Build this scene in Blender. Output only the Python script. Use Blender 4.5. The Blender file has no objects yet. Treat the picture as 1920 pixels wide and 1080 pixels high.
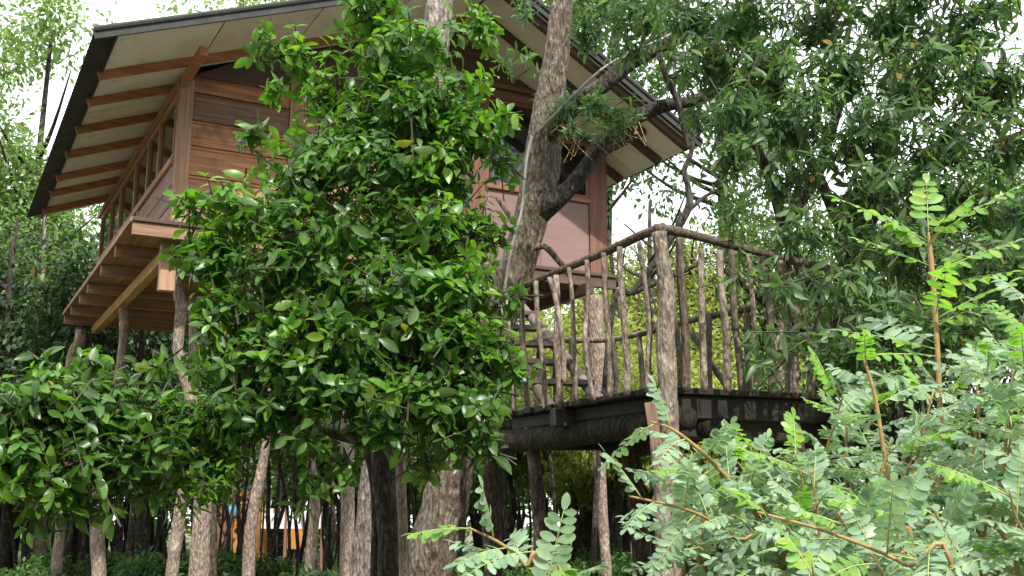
import bpy, math, random
import numpy as np
from mathutils import Vector, Matrix, noise

R = random.Random(7)
G = np.random.default_rng(11)
rad = math.radians
S = bpy.context.scene
COL = S.collection

# ------------------------------------------------------------------ camera
EYE = np.array([0.0, 0.0, 1.6]); F = 2039.0; PITCH = rad(11.83)
cam = bpy.data.cameras.new('camera'); cam_o = bpy.data.objects.new('camera', cam); COL.objects.link(cam_o)
cam_o.location = EYE; cam_o.rotation_euler = (rad(90) + PITCH, 0, 0)
cam.sensor_width = 36; cam.lens = 36 * F / 1920; cam.clip_start = 0.05; cam.clip_end = 600
S.camera = cam_o

# ------------------------------------------------------------------ light
SUN_AZ, SUN_EL = (0.34, -0.94), 47          # horizontal direction towards the sun, elevation
world = bpy.data.worlds.new('World'); S.world = world; world.use_nodes = True
wn = world.node_tree; wn.nodes.clear()
w_out = wn.nodes.new('ShaderNodeOutputWorld'); w_bg = wn.nodes.new('ShaderNodeBackground')
sky = wn.nodes.new('ShaderNodeTexSky'); sky.sky_type = 'NISHITA'; sky.sun_disc = False
sky.sun_elevation = rad(SUN_EL); sky.sun_rotation = math.atan2(SUN_AZ[0], SUN_AZ[1])
sky.air_density = 1.0; sky.dust_density = 3.0; sky.ozone_density = 0.6
w_mix = wn.nodes.new('ShaderNodeMix'); w_mix.data_type = 'RGBA'
w_tc = wn.nodes.new('ShaderNodeTexCoord'); w_no = wn.nodes.new('ShaderNodeTexNoise')
w_no.inputs['Scale'].default_value = 2.2; w_no.inputs['Detail'].default_value = 5
w_mr = wn.nodes.new('ShaderNodeMapRange'); w_mr.inputs['From Min'].default_value = 0.3; w_mr.inputs['From Max'].default_value = 0.6
w_mr.inputs['To Min'].default_value = 0.6; w_mr.inputs['To Max'].default_value = 1.0
wn.links.new(w_tc.outputs['Generated'], w_no.inputs['Vector'])
wn.links.new(w_no.outputs['Fac'], w_mr.inputs['Value']); wn.links.new(w_mr.outputs['Result'], w_mix.inputs['Factor'])
wn.links.new(sky.outputs['Color'], w_mix.inputs[6]); w_mix.inputs[7].default_value = (7.2, 7.4, 7.7, 1)
wn.links.new(w_mix.outputs[2], w_bg.inputs['Color']); w_bg.inputs['Strength'].default_value = 0.14
wn.links.new(w_bg.outputs['Background'], w_out.inputs['Surface'])

sun = bpy.data.lights.new('sun', 'SUN'); sun.energy = 2.6; sun.angle = rad(1.0); sun.color = (1.0, 0.95, 0.86)
sun_o = bpy.data.objects.new('sun', sun); COL.objects.link(sun_o)
_h = math.hypot(*SUN_AZ); _d = Vector((SUN_AZ[0] / _h * math.cos(rad(SUN_EL)), SUN_AZ[1] / _h * math.cos(rad(SUN_EL)), math.sin(rad(SUN_EL))))
sun_o.rotation_euler = _d.to_track_quat('Z', 'Y').to_euler(); sun_o.location = (0, 0, 30)

S.view_settings.view_transform = 'Standard'; S.view_settings.look = 'None'
S.view_settings.exposure = 1.25; S.view_settings.gamma = 1.0; S.view_settings.use_curve_mapping = False
S.render.engine = 'CYCLES'
try:
    S.cycles.max_bounces = 7; S.cycles.diffuse_bounces = 4; S.cycles.transmission_bounces = 5
    S.cycles.glossy_bounces = 3; S.cycles.transparent_max_bounces = 4; S.cycles.use_denoising = True
except Exception:
    pass

# ------------------------------------------------------------------ calibration helpers
def ray(x, y):
    a = (x - 960) / F; b = (540 - y) / F
    return np.array([a, math.cos(PITCH) - b * math.sin(PITCH), math.sin(PITCH) + b * math.cos(PITCH)])
def at(x, y, Y):
    d = ray(x, y); return EYE + d * (Y / d[1])
TH = rad(28.14); CX, CY = -4.33, 13.42; CT, ST = math.cos(TH), math.sin(TH)
def hp(u, v, z):
    return np.array([CX + u * CT - v * ST, CY + u * ST + v * CT, z])

# ------------------------------------------------------------------ object helpers
def props(o, label=None, cat=None, group=None, kind=None):
    if label: o['label'] = label
    if cat: o['category'] = cat
    if group: o['group'] = group
    if kind: o['kind'] = kind
    return o
def empty(name, loc, rz=0.0, label=None, cat=None, group=None):
    o = bpy.data.objects.new(name, None); COL.objects.link(o); o.location = loc; o.rotation_euler = (0, 0, rz)
    o.empty_display_size = 0.2
    return props(o, label, cat, group)
def link(name, me, parent=None):
    o = bpy.data.objects.new(name, me); COL.objects.link(o)
    if parent is not None: o.parent = parent
    return o
def wparent(o, root):
    """parent a mesh whose vertices are world coordinates under an unrotated empty"""
    o.parent = root; o.matrix_parent_inverse = Matrix.Translation(-Vector(root.location))
    return o

class MB:
    def __init__(s): s.v = []; s.f = []
    def add(s, v, f):
        n = len(s.v); s.v += [tuple(map(float, p)) for p in v]; s.f += [tuple(i + n for i in q) for q in f]; return s
    def box(s, a, b):
        x0, y0, z0 = a; x1, y1, z1 = b
        return s.add([(x0,y0,z0),(x1,y0,z0),(x1,y1,z0),(x0,y1,z0),(x0,y0,z1),(x1,y0,z1),(x1,y1,z1),(x0,y1,z1)],
                     [(0,3,2,1),(4,5,6,7),(0,1,5,4),(1,2,6,5),(2,3,7,6),(3,0,4,7)])
    def beam(s, p, q, w, h, up=(0, 0, 1)):
        """squared timber from p to q; w across, h along up"""
        p = Vector(p); q = Vector(q); d = (q - p).normalized(); side = d.cross(Vector(up)).normalized(); u = side.cross(d).normalized()
        v = []
        for c in (p, q):
            for a, b in ((-1,-1),(1,-1),(1,1),(-1,1)): v.append(c + side * (a * w / 2) + u * (b * h / 2))
        return s.add(v, [(3,2,1,0),(4,5,6,7),(0,1,5,4),(1,2,6,5),(2,3,7,6),(3,0,4,7)])
    def prism(s, poly, off):
        """closed polygon (3-D points) extruded by off"""
        n = len(poly); o = np.array(off, float); v = [np.array(p, float) for p in poly]; v += [p + o for p in v]
        f = [tuple(range(n))[::-1], tuple(range(n, 2 * n))] + [(i, (i + 1) % n, (i + 1) % n + n, i + n) for i in range(n)]
        return s.add(v, f)
    def tube(s, pts, rads, sides=8, per=4, bump=0.0, seed=0.0, cap=True):
        P = spline(pts, per); r = spline1(rads, per); n = len(P)
        v = []; f = []
        prev = None
        for i in range(n):
            t = Vector(P[min(i + 1, n - 1)] - P[max(i - 1, 0)]).normalized()
            if prev is None:
                a = Vector((1, 0, 0)) if abs(t.x) < 0.9 else Vector((0, 1, 0)); a = (a - t * a.dot(t)).normalized()
            else: a = (prev - t * prev.dot(t)).normalized()
            prev = a; b = t.cross(a)
            for k in range(sides):
                an = 2 * math.pi * k / sides; d = a * math.cos(an) + b * math.sin(an); rr = r[i]
                if bump:
                    c = Vector(P[i])
                    rr *= 1 + bump * (noise.noise(d * 1.6 + c * 2.2 + Vector((seed, 0, 0))) + 0.6 * noise.noise(d * 3.1 + c * 6 + Vector((0, seed, 0))))
                v.append(Vector(P[i]) + d * rr)
        for i in range(n - 1):
            for k in range(sides):
                k2 = (k + 1) % sides
                f.append((i * sides + k, i * sides + k2, (i + 1) * sides + k2, (i + 1) * sides + k))
        if cap: f += [tuple(range(sides))[::-1], tuple((n - 1) * sides + k for k in range(sides))]
        return s.add(v, f)
    def build(s, name, mat, parent=None, smooth=False, bevel=0.0):
        me = bpy.data.meshes.new(name); me.from_pydata(s.v, [], s.f); me.update()
        if mat: me.materials.append(mat)
        if smooth: me.polygons.foreach_set('use_smooth', [True] * len(me.polygons))
        o = link(name, me, parent)
        if bevel:
            m = o.modifiers.new('bevel', 'BEVEL'); m.width = bevel; m.segments = 1; m.limit_method = 'ANGLE'
        return o

def spline(pts, per):
    P = [np.array(p, float) for p in pts]
    if len(P) == 2: return [P[0] + (P[1] - P[0]) * t for t in np.linspace(0, 1, per + 1)]
    out = []; Q = [2 * P[0] - P[1]] + P + [2 * P[-1] - P[-2]]
    for i in range(1, len(Q) - 2):
        a, b, c, d = Q[i-1], Q[i], Q[i+1], Q[i+2]
        for t in np.arange(per) / per:
            out.append(0.5 * (2*b + (c-a)*t + (2*a-5*b+4*c-d)*t*t + (3*b-a-3*c+d)*t**3))
    out.append(P[-1]); return out
def spline1(r, per):
    x = np.arange(len(r)); return np.interp(np.linspace(0, len(r) - 1, (len(r) - 1) * per + 1), x, r)

# ------------------------------------------------------------------ materials
def new_mat(name):
    m = bpy.data.materials.new(name); m.use_nodes = True; nt = m.node_tree; b = nt.nodes['Principled BSDF']; return m, nt, b
def nd(nt, t, **kw):
    n = nt.nodes.new(t)
    for k, v in kw.items(): n.inputs[k.replace('_', ' ')].default_value = v
    return n
def ramp(nt, fac, stops):
    r = nt.nodes.new('ShaderNodeValToRGB'); e = r.color_ramp.elements
    while len(e) < len(stops): e.new(0.5)
    for el, (p, c) in zip(e, stops): el.position = p; el.color = (*c, 1)
    nt.links.new(fac, r.inputs['Fac']); return r.outputs['Color']
def mixc(nt, fac, a, b, mode='MIX'):
    m = nt.nodes.new('ShaderNodeMix'); m.data_type = 'RGBA'; m.blend_type = mode
    for sock, val in ((0, fac), (6, a), (7, b)):
        if hasattr(val, 'is_output'): nt.links.new(val, m.inputs[sock])
        else: m.inputs[sock].default_value = val if sock == 0 else (*val, 1)
    return m.outputs[2]
def bump(nt, b, h, strength, dist):
    bp = nd(nt, 'ShaderNodeBump', Strength=strength, Distance=dist); nt.links.new(h, bp.inputs['Height']); nt.links.new(bp.outputs['Normal'], b.inputs['Normal'])

def timber(name, cols, axis='x', rough=0.75, stain=0.35, stain_col=(0.05, 0.035, 0.03), grain=1.0):
    """sawn wood: grain stretched along one local axis, tone differs from board to board"""
    m, nt, b = new_mat(name)
    tc = nt.nodes.new('ShaderNodeTexCoord'); oi = nt.nodes.new('ShaderNodeObjectInfo')
    mp = nt.nodes.new('ShaderNodeMapping'); sc = {'x': (0.7, 14, 14), 'y': (14, 0.7, 14), 'z': (14, 14, 0.7)}[axis]
    mp.inputs['Scale'].default_value = sc
    mul = nd(nt, 'ShaderNodeVectorMath'); mul.operation = 'SCALE'; mul.inputs['Scale'].default_value = 37
    cmb = nt.nodes.new('ShaderNodeCombineXYZ')
    for i in range(3): nt.links.new(oi.outputs['Random'], cmb.inputs[i])
    nt.links.new(cmb.outputs[0], mul.inputs[0])
    add = nt.nodes.new('ShaderNodeVectorMath'); nt.links.new(tc.outputs['Object'], add.inputs[0]); nt.links.new(mul.outputs[0], add.inputs[1])
    nt.links.new(add.outputs[0], mp.inputs['Vector'])
    n1 = nd(nt, 'ShaderNodeTexNoise', Scale=1.5, Detail=6, Roughness=0.6, Distortion=0.6); nt.links.new(mp.outputs[0], n1.inputs['Vector'])
    n2 = nd(nt, 'ShaderNodeTexNoise', Scale=2.2, Detail=4, Roughness=0.6); nt.links.new(add.outputs[0], n2.inputs['Vector'])
    base = ramp(nt, oi.outputs['Random'], [(i / max(1, len(cols) - 1), c) for i, c in enumerate(cols)])
    g = nd(nt, 'ShaderNodeMapRange'); g.inputs['From Min'].default_value = 0.3; g.inputs['From Max'].default_value = 0.7
    g.inputs['To Min'].default_value = 1 - 0.45 * grain; g.inputs['To Max'].default_value = 1 + 0.3 * grain
    nt.links.new(n1.outputs['Fac'], g.inputs['Value'])
    vm = nt.nodes.new('ShaderNodeVectorMath'); vm.operation = 'SCALE'
    nt.links.new(base, vm.inputs[0]); nt.links.new(g.outputs[0], vm.inputs['Scale'])
    st = nd(nt, 'ShaderNodeMapRange'); st.inputs['From Min'].default_value = 0.52; st.inputs['From Max'].default_value = 0.72
    st.inputs['To Max'].default_value = stain; nt.links.new(n2.outputs['Fac'], st.inputs['Value'])
    c = mixc(nt, st.outputs[0], vm.outputs[0], stain_col)
    nt.links.new(c, b.inputs['Base Color']); b.inputs['Roughness'].default_value = rough
    bump(nt, b, n1.outputs['Fac'], 0.35, 0.006)
    return m

def bark(name, c1, c2, c3, scale=1.0, strength=0.7, moss=None, crack=0.8):
    m, nt, b = new_mat(name)
    tc = nt.nodes.new('ShaderNodeTexCoord'); mp = nt.nodes.new('ShaderNodeMapping'); mp.inputs['Scale'].default_value = (13 * scale, 13 * scale, 4.2 * scale)
    nt.links.new(tc.outputs['Object'], mp.inputs['Vector'])
    n1 = nd(nt, 'ShaderNodeTexNoise', Scale=2.0, Detail=8, Roughness=0.68, Distortion=0.8); nt.links.new(mp.outputs[0], n1.inputs['Vector'])
    n2 = nd(nt, 'ShaderNodeTexNoise', Scale=3.0 * scale, Detail=5, Roughness=0.6); nt.links.new(tc.outputs['Object'], n2.inputs['Vector'])
    vo = nd(nt, 'ShaderNodeTexVoronoi', Scale=2.2); nt.links.new(mp.outputs[0], vo.inputs['Vector'])
    c = ramp(nt, n1.outputs['Fac'], [(0.36, c1), (0.5, c2), (0.63, c3)])
    pf = nd(nt, 'ShaderNodeMapRange'); pf.inputs['From Min'].default_value = 0.55; pf.inputs['From Max'].default_value = 0.7; pf.inputs['To Max'].default_value = 0.75
    nt.links.new(n2.outputs['Fac'], pf.inputs['Value'])
    c = mixc(nt, pf.outputs[0], c, moss or tuple(min(1, x * 1.5) for x in c3))
    vr = ramp(nt, vo.outputs['Distance'], [(0.05, (1.2, 1.2, 1.2)), (0.45, (0.95, 0.95, 0.95)), (0.75, (0.45, 0.43, 0.4))])
    n3 = nd(nt, 'ShaderNodeTexNoise', Scale=38.0, Detail=4, Roughness=0.7); nt.links.new(tc.outputs['Object'], n3.inputs['Vector'])
    fr = ramp(nt, n3.outputs['Fac'], [(0.35, (0.62, 0.62, 0.62)), (0.65, (1.3, 1.3, 1.3))])
    c = mixc(nt, 0.4 + 0.7 * crack if crack < .8 else 1.0, mixc(nt, crack, c, vr, 'MULTIPLY'), fr, 'MULTIPLY')
    nt.links.new(c, b.inputs['Base Color']); b.inputs['Roughness'].default_value = 0.9; b.inputs['Specular IOR Level'].default_value = 0.25
    mx = nt.nodes.new('ShaderNodeMath'); mx.operation = 'ADD'; nt.links.new(n1.outputs['Fac'], mx.inputs[0]); nt.links.new(vo.outputs['Distance'], mx.inputs[1])
    bump(nt, b, mx.outputs[0], strength, 0.03)
    return m

def leafmat(name, cols, back, transl=0.35, rough=0.4, spec=0.5, tcol=None):
    m, nt, b = new_mat(name)
    ge = nt.nodes.new('ShaderNodeNewGeometry'); oi = nt.nodes.new('ShaderNodeObjectInfo')
    ad = nt.nodes.new('ShaderNodeMath'); ad.operation = 'ADD'; fr = nt.nodes.new('ShaderNodeMath'); fr.operation = 'FRACT'
    nt.links.new(ge.outputs['Random Per Island'], ad.inputs[0]); nt.links.new(oi.outputs['Random'], ad.inputs[1]); nt.links.new(ad.outputs[0], fr.inputs[0])
    n = len(cols); c = ramp(nt, fr.outputs[0], [(p, q) for p, q in cols])
    uv = nt.nodes.new('ShaderNodeUVMap'); sx = nt.nodes.new('ShaderNodeSeparateXYZ'); nt.links.new(uv.outputs['UV'], sx.inputs[0])
    ab = nt.nodes.new('ShaderNodeMath'); ab.operation = 'ABSOLUTE'; nt.links.new(sx.outputs['Y'], ab.inputs[0])
    mr = nd(nt, 'ShaderNodeMapRange'); mr.inputs['From Min'].default_value = 0.008; mr.inputs['From Max'].default_value = 0.03; mr.inputs['To Min'].default_value = 0.55; mr.inputs['To Max'].default_value = 0.0
    nt.links.new(ab.outputs[0], mr.inputs['Value'])
    gtc = nt.nodes.new('ShaderNodeTexCoord'); gn = nd(nt, 'ShaderNodeTexNoise', Scale=14.0, Detail=3); nt.links.new(gtc.outputs['Object'], gn.inputs['Vector'])
    gr = nd(nt, 'ShaderNodeMapRange'); gr.inputs['From Min'].default_value = 0.3; gr.inputs['From Max'].default_value = 0.7; gr.inputs['To Min'].default_value = 0.72; gr.inputs['To Max'].default_value = 1.25; nt.links.new(gn.outputs['Fac'], gr.inputs['Value'])
    gs = nt.nodes.new('ShaderNodeVectorMath'); gs.operation = 'SCALE'; nt.links.new(c, gs.inputs[0]); nt.links.new(gr.outputs[0], gs.inputs['Scale']); c = gs.outputs[0]
    c = mixc(nt, mr.outputs[0], c, back)
    cb = mixc(nt, ge.outputs['Backfacing'], c, mixc(nt, 0.6, c, back))
    nt.links.new(cb, b.inputs['Base Color']); b.inputs['Roughness'].default_value = rough; b.inputs['Specular IOR Level'].default_value = spec
    tr = nt.nodes.new('ShaderNodeBsdfTranslucent')
    tc = mixc(nt, 1.0, c, tcol or (1.5, 1.9, 0.55), 'MULTIPLY'); nt.links.new(tc, tr.inputs['Color'])
    ms = nt.nodes.new('ShaderNodeMixShader'); ms.inputs[0].default_value = transl
    nt.links.new(b.outputs[0], ms.inputs[1]); nt.links.new(tr.outputs[0], ms.inputs[2])
    nt.links.new(ms.outputs[0], nt.nodes['Material Output'].inputs['Surface'])
    return m

def plain(name, col, rough=0.6, metal=0.0, spec=0.5, var=0.15, scale=6.0):
    m, nt, b = new_mat(name)
    tc = nt.nodes.new('ShaderNodeTexCoord'); n1 = nd(nt, 'ShaderNodeTexNoise', Scale=scale, Detail=6, Roughness=0.65); nt.links.new(tc.outputs['Object'], n1.inputs['Vector'])
    c = ramp(nt, n1.outputs['Fac'], [(0.3, tuple(x * (1 - var) for x in col)), (0.7, tuple(min(1, x * (1 + var)) for x in col))])
    nt.links.new(c, b.inputs['Base Color']); b.inputs['Roughness'].default_value = rough; b.inputs['Metallic'].default_value = metal
    b.inputs['Specular IOR Level'].default_value = spec
    return m

M = {}
M['board'] = timber('red brown boards', [(0.22, 0.115, 0.078), (0.42, 0.19, 0.095), (0.29, 0.135, 0.08), (0.46, 0.21, 0.10), (0.20, 0.12, 0.095), (0.36, 0.17, 0.095)], 'x', stain=0.75, stain_col=(0.06, 0.04, 0.036), grain=1.3)
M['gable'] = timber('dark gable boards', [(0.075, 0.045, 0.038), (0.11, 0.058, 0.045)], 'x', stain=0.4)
M['side_board'] = timber('side boards', [(0.25, 0.15, 0.10), (0.33, 0.20, 0.13), (0.20, 0.12, 0.09)], 'y', stain=0.4, stain_col=(0.08, 0.05, 0.04))
M['post'] = timber('tan posts', [(0.36, 0.215, 0.14), (0.42, 0.25, 0.16)], 'z', stain=0.25, stain_col=(0.2, 0.1, 0.06))
M['post_brown'] = timber('brown posts', [(0.17, 0.075, 0.05), (0.21, 0.095, 0.06)], 'z', stain=0.3)
M['split'] = timber('split log face', [(0.25, 0.15, 0.10), (0.22, 0.135, 0.09)], 'z', stain=0.6, stain_col=(0.12, 0.08, 0.06), grain=1.4)
M['trim_x'] = timber('trim across', [(0.19, 0.085, 0.06), (0.24, 0.11, 0.07)], 'x', stain=0.3)
M['trim_dark'] = timber('dark brown trim', [(0.075, 0.042, 0.036), (0.095, 0.055, 0.045)], 'x', stain=0.4)  # darker brown than the other trim, for the right-hand floor timbers
M['trim_y'] = timber('trim along', [(0.38, 0.21, 0.13), (0.30, 0.16, 0.1)], 'y', stain=0.3, stain_col=(0.15, 0.08, 0.05))
M['rafter'] = timber('orange rafters', [(0.36, 0.15, 0.065), (0.42, 0.185, 0.08), (0.33, 0.14, 0.06)], 'x', stain=0.3, stain_col=(0.22, 0.09, 0.04))
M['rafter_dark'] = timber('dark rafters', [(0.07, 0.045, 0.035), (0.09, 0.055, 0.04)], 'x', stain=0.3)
M['joist'] = timber('joists', [(0.30, 0.175, 0.11), (0.26, 0.15, 0.095)], 'x', stain=0.35, stain_col=(0.15, 0.08, 0.04))
M['bearer'] = timber('yellow bearer', [(0.42, 0.25, 0.075), (0.38, 0.22, 0.07)], 'y', stain=0.25, stain_col=(0.2, 0.11, 0.04))
M['floor'] = timber('floor planks', [(0.30, 0.17, 0.08), (0.20, 0.10, 0.05), (0.36, 0.22, 0.09)], 'y', stain=0.4)
M['pink'] = timber('pink wall panels', [(0.21, 0.13, 0.125), (0.235, 0.145, 0.14), (0.20, 0.122, 0.12)], 'x', rough=0.7, stain=0.3, stain_col=(0.13, 0.07, 0.065), grain=0.3)
M['soffit'] = plain('soffit board', (0.68, 0.67, 0.63), 0.85, var=0.13, scale=2.2)
sm_, nt, b = new_mat('stained soffit'); tc = nt.nodes.new('ShaderNodeTexCoord')
n1 = nd(nt, 'ShaderNodeTexNoise', Scale=1.6, Detail=8, Roughness=0.7, Distortion=1.2); n2 = nd(nt, 'ShaderNodeTexNoise', Scale=40.0, Detail=3)
nt.links.new(tc.outputs['Object'], n1.inputs['Vector']); nt.links.new(tc.outputs['Object'], n2.inputs['Vector'])
oi_ = nt.nodes.new('ShaderNodeObjectInfo'); tone = ramp(nt, oi_.outputs['Random'], [(0, (0.60, 0.585, 0.545)), (1, (0.72, 0.71, 0.67))])
st_ = nd(nt, 'ShaderNodeMapRange'); st_.inputs['From Min'].default_value = 0.5; st_.inputs['From Max'].default_value = 0.75; st_.inputs['To Max'].default_value = 0.6; nt.links.new(n1.outputs['Fac'], st_.inputs['Value'])
nt.links.new(mixc(nt, st_.outputs[0], tone, (0.36, 0.32, 0.26)), b.inputs['Base Color']); b.inputs['Roughness'].default_value = 0.85; bump(nt, b, n2.outputs['Fac'], 0.15, 0.002)
M['soffit'] = sm_
M['sheet'] = plain('roof sheet', (0.05, 0.05, 0.05), 0.8, spec=0.25, var=0.35, scale=3)
M['stain_edge'] = timber('wet floor edge', [(0.07, 0.045, 0.035), (0.10, 0.06, 0.04)], 'x')
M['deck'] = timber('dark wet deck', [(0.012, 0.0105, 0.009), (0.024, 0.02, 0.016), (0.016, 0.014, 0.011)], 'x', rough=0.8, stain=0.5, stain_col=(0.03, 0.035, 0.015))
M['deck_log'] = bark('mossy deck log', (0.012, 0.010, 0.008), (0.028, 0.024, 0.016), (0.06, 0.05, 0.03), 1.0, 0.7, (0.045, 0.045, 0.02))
M['rail'] = bark('weathered rail poles', (0.109, 0.081, 0.064), (0.225, 0.177, 0.142), (0.362, 0.304, 0.254), 1.6, 0.7, crack=0.22)
M['rail_brown'] = bark('brown handrail', (0.065, 0.044, 0.033), (0.117, 0.083, 0.061), (0.195, 0.143, 0.107), 1.6, 0.6, crack=0.22)
M['rail_dark'] = bark('dark rail poles', (0.054, 0.043, 0.034), (0.102, 0.082, 0.062), (0.180, 0.144, 0.114), 1.6, 0.45, crack=0.22)  # darker version of the rail bark
M['stilt'] = bark('pale stilt logs', (0.112, 0.083, 0.066), (0.262, 0.201, 0.162), (0.405, 0.330, 0.270), 1.4, 0.8, crack=0.22)
M['stilt_dark'] = bark('dark leg logs', (0.034, 0.029, 0.023), (0.075, 0.057, 0.046), (0.138, 0.109, 0.086), 1.2, 0.6)
M['stair'] = timber('stair timber', [(0.08, 0.055, 0.045), (0.12, 0.085, 0.07)], 'x', stain=0.3)
M['trunk'] = bark('mottled brown bark', (0.048, 0.037, 0.029), (0.150, 0.118, 0.088), (0.300, 0.252, 0.198), 1.1, 1.0, (0.24, 0.22, 0.185), crack=0.5)
M['trunk_dark'] = bark('dark limb bark', (0.025, 0.021, 0.018), (0.055, 0.046, 0.038), (0.11, 0.095, 0.08), 1.3, 0.8, (0.16, 0.16, 0.14))
M['trunk_grey'] = bark('grey pale bark', (0.100, 0.080, 0.071), (0.225, 0.188, 0.169), (0.388, 0.338, 0.306), 1.0, 0.9)
M['sapling'] = bark('forest stems', (0.02, 0.017, 0.013), (0.05, 0.043, 0.034), (0.11, 0.095, 0.078), 0.8, 0.3)
M['stem'] = plain('brown green stem', (0.30, 0.19, 0.075), 0.6, var=0.35, scale=20)
M['rachis'] = plain('green stalk', (0.30, 0.36, 0.10), 0.5, var=0.2, scale=20)
M['twig'] = plain('twig', (0.045, 0.045, 0.022), 0.8, var=0.3, scale=10)
M['pane'] = plain('window glass', (0.012, 0.013, 0.014), 0.03, spec=1.0, var=0.0)
M['gloss'] = leafmat('glossy leaves', [(0.0, (0.030, 0.080, 0.016)), (0.4, (0.052, 0.130, 0.022)), (0.8, (0.080, 0.185, 0.028)), (0.985, (0.12, 0.25, 0.035)), (1.0, (0.30, 0.27, 0.04))], (0.13, 0.21, 0.07), 0.38, 0.36, 0.5, (1.45, 1.7, 0.5))
M['gloss_new_lit'] = leafmat('young and lit glossy leaves', [(0.0, (0.08, 0.20, 0.024)), (0.6, (0.12, 0.265, 0.03)), (1.0, (0.18, 0.32, 0.035))], (0.16, 0.27, 0.06), 0.42, 0.36, 0.5, (1.4, 1.65, 0.5))  # young leaf green, also the lit look of clumps put into the colour
M['lance'] = leafmat('long dark leaves', [(0.0, (0.055, 0.115, 0.042)), (0.5, (0.085, 0.165, 0.06)), (0.85, (0.125, 0.22, 0.08)), (0.99, (0.17, 0.27, 0.09)), (1.0, (0.35, 0.16, 0.03))], (0.15, 0.22, 0.13), 0.46, 0.40, 0.45, (1.35, 1.55, 0.75))
M['frond'] = leafmat('glaucous leaflets', [(0.0, (0.17, 0.285, 0.165)), (0.5, (0.235, 0.36, 0.225)), (0.9, (0.29, 0.41, 0.265)), (1.0, (0.28, 0.44, 0.14))], (0.34, 0.43, 0.32), 0.40, 0.40, 0.55, (1.2, 1.3, 0.8))
M['frond_new'] = leafmat('new leaflets', [(0.0, (0.16, 0.32, 0.07)), (0.7, (0.21, 0.39, 0.085)), (1.0, (0.32, 0.43, 0.07))], (0.22, 0.38, 0.10), 0.48, 0.42, 0.45, (1.35, 1.55, 0.55))
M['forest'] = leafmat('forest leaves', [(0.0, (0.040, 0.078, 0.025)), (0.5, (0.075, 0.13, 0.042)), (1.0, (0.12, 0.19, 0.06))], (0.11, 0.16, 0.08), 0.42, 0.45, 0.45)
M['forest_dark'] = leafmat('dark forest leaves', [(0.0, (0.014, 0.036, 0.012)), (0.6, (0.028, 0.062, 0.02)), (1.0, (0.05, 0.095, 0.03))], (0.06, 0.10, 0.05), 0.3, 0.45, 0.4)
M['forest_backlit'] = leafmat('backlit forest leaves', [(0.0, (0.12, 0.20, 0.065)), (0.5, (0.18, 0.27, 0.09)), (1.0, (0.24, 0.34, 0.12))], (0.2, 0.28, 0.12), 0.48, 0.5, 0.4, (1.3, 1.45, 0.7))  # forest leaves brightened: light passing through the crowns put into the colour
M['forest_yellow'] = leafmat('yellow green leaves', [(0.0, (0.20, 0.24, 0.06)), (0.5, (0.29, 0.33, 0.09)), (1.0, (0.38, 0.42, 0.13))], (0.28, 0.32, 0.11), 0.5, 0.5, 0.4, (1.3, 1.4, 0.7))  # yellow green, paled in the colour for sky light shining through
M['under'] = leafmat('ground cover leaves', [(0.0, (0.03, 0.07, 0.018)), (0.6, (0.055, 0.12, 0.03)), (1.0, (0.10, 0.18, 0.04))], (0.08, 0.14, 0.06), 0.35, 0.5, 0.35)
M['conduit'] = plain('grey conduit', (0.27, 0.27, 0.25), 0.5, var=0.1)
M['lantern'] = plain('black lantern metal', (0.015, 0.015, 0.016), 0.45, var=0.1)
M['lantern_glass'] = plain('frosted lantern glass', (0.45, 0.47, 0.48), 0.2, spec=0.7, var=0.05)
M['orange'] = plain('orange wall', (0.48, 0.22, 0.05), 0.8, var=0.15, scale=2)
M['white'] = plain('white sheet', (0.82, 0.82, 0.86), 0.7, var=0.04)
M['blue'] = plain('blue plastic', (0.12, 0.36, 0.52), 0.4, var=0.1)
M['mud'] = plain('red brown post', (0.24, 0.11, 0.07), 0.8, var=0.2)

# ------------------------------------------------------------------ leaves
def leaf_template(ts, ws, fold=0.25, droop=0.18, twist=0.0):
    """unit-length leaf along +x; ts/ws are the sections and half widths between base and tip"""
    v = [(0, 0, 0)]; f = []
    for i, (t, w) in enumerate(zip(ts, ws)):
        z = -droop * t * t
        v += [(t, w, z + fold * w + twist * t * w), (t, 0, z), (t, -w, z + fold * w - twist * t * w)]
    v.append((1, 0, -droop)); k = len(ts); tip = len(v) - 1
    f += [(0, 2, 1), (0, 3, 2)]
    for i in range(k - 1):
        a = 1 + 3 * i; b = a + 3
        f += [(a, a + 1, b + 1, b), (a + 1, a + 2, b + 2, b + 1)]
    a = 1 + 3 * (k - 1); f += [(a, a + 1, tip), (a + 1, a + 2, tip)]
    return np.array(v, float), f
T_GLOSS = [leaf_template([0.12, 0.36, 0.62, 0.85], [0.085, 0.20, 0.225, 0.14], 0.32, 0.08 + 0.13 * i, 0.25 * (i - 1.5)) for i in range(4)]
T_LANCE = [leaf_template([0.15, 0.42, 0.74], [0.085, 0.15, 0.11], 0.35, 0.1 + 0.15 * i, 0.2 * (i - 1)) for i in range(3)]
T_OVAL = [leaf_template([0.12, 0.4, 0.7, 0.92], [0.14, 0.25, 0.25, 0.13], 0.18, 0.06 + 0.08 * i) for i in range(3)]
T_SIMPLE = [leaf_template([0.5], [0.24], 0.3, 0.15 + 0.15 * i) for i in range(3)]

def unit(a): return a / np.maximum(np.linalg.norm(a, axis=-1, keepdims=True), 1e-9)
def frames(X, Z):
    X = unit(X); Z = unit(Z - X * (Z * X).sum(1, keepdims=True)); return X, np.cross(Z, X), Z

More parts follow.
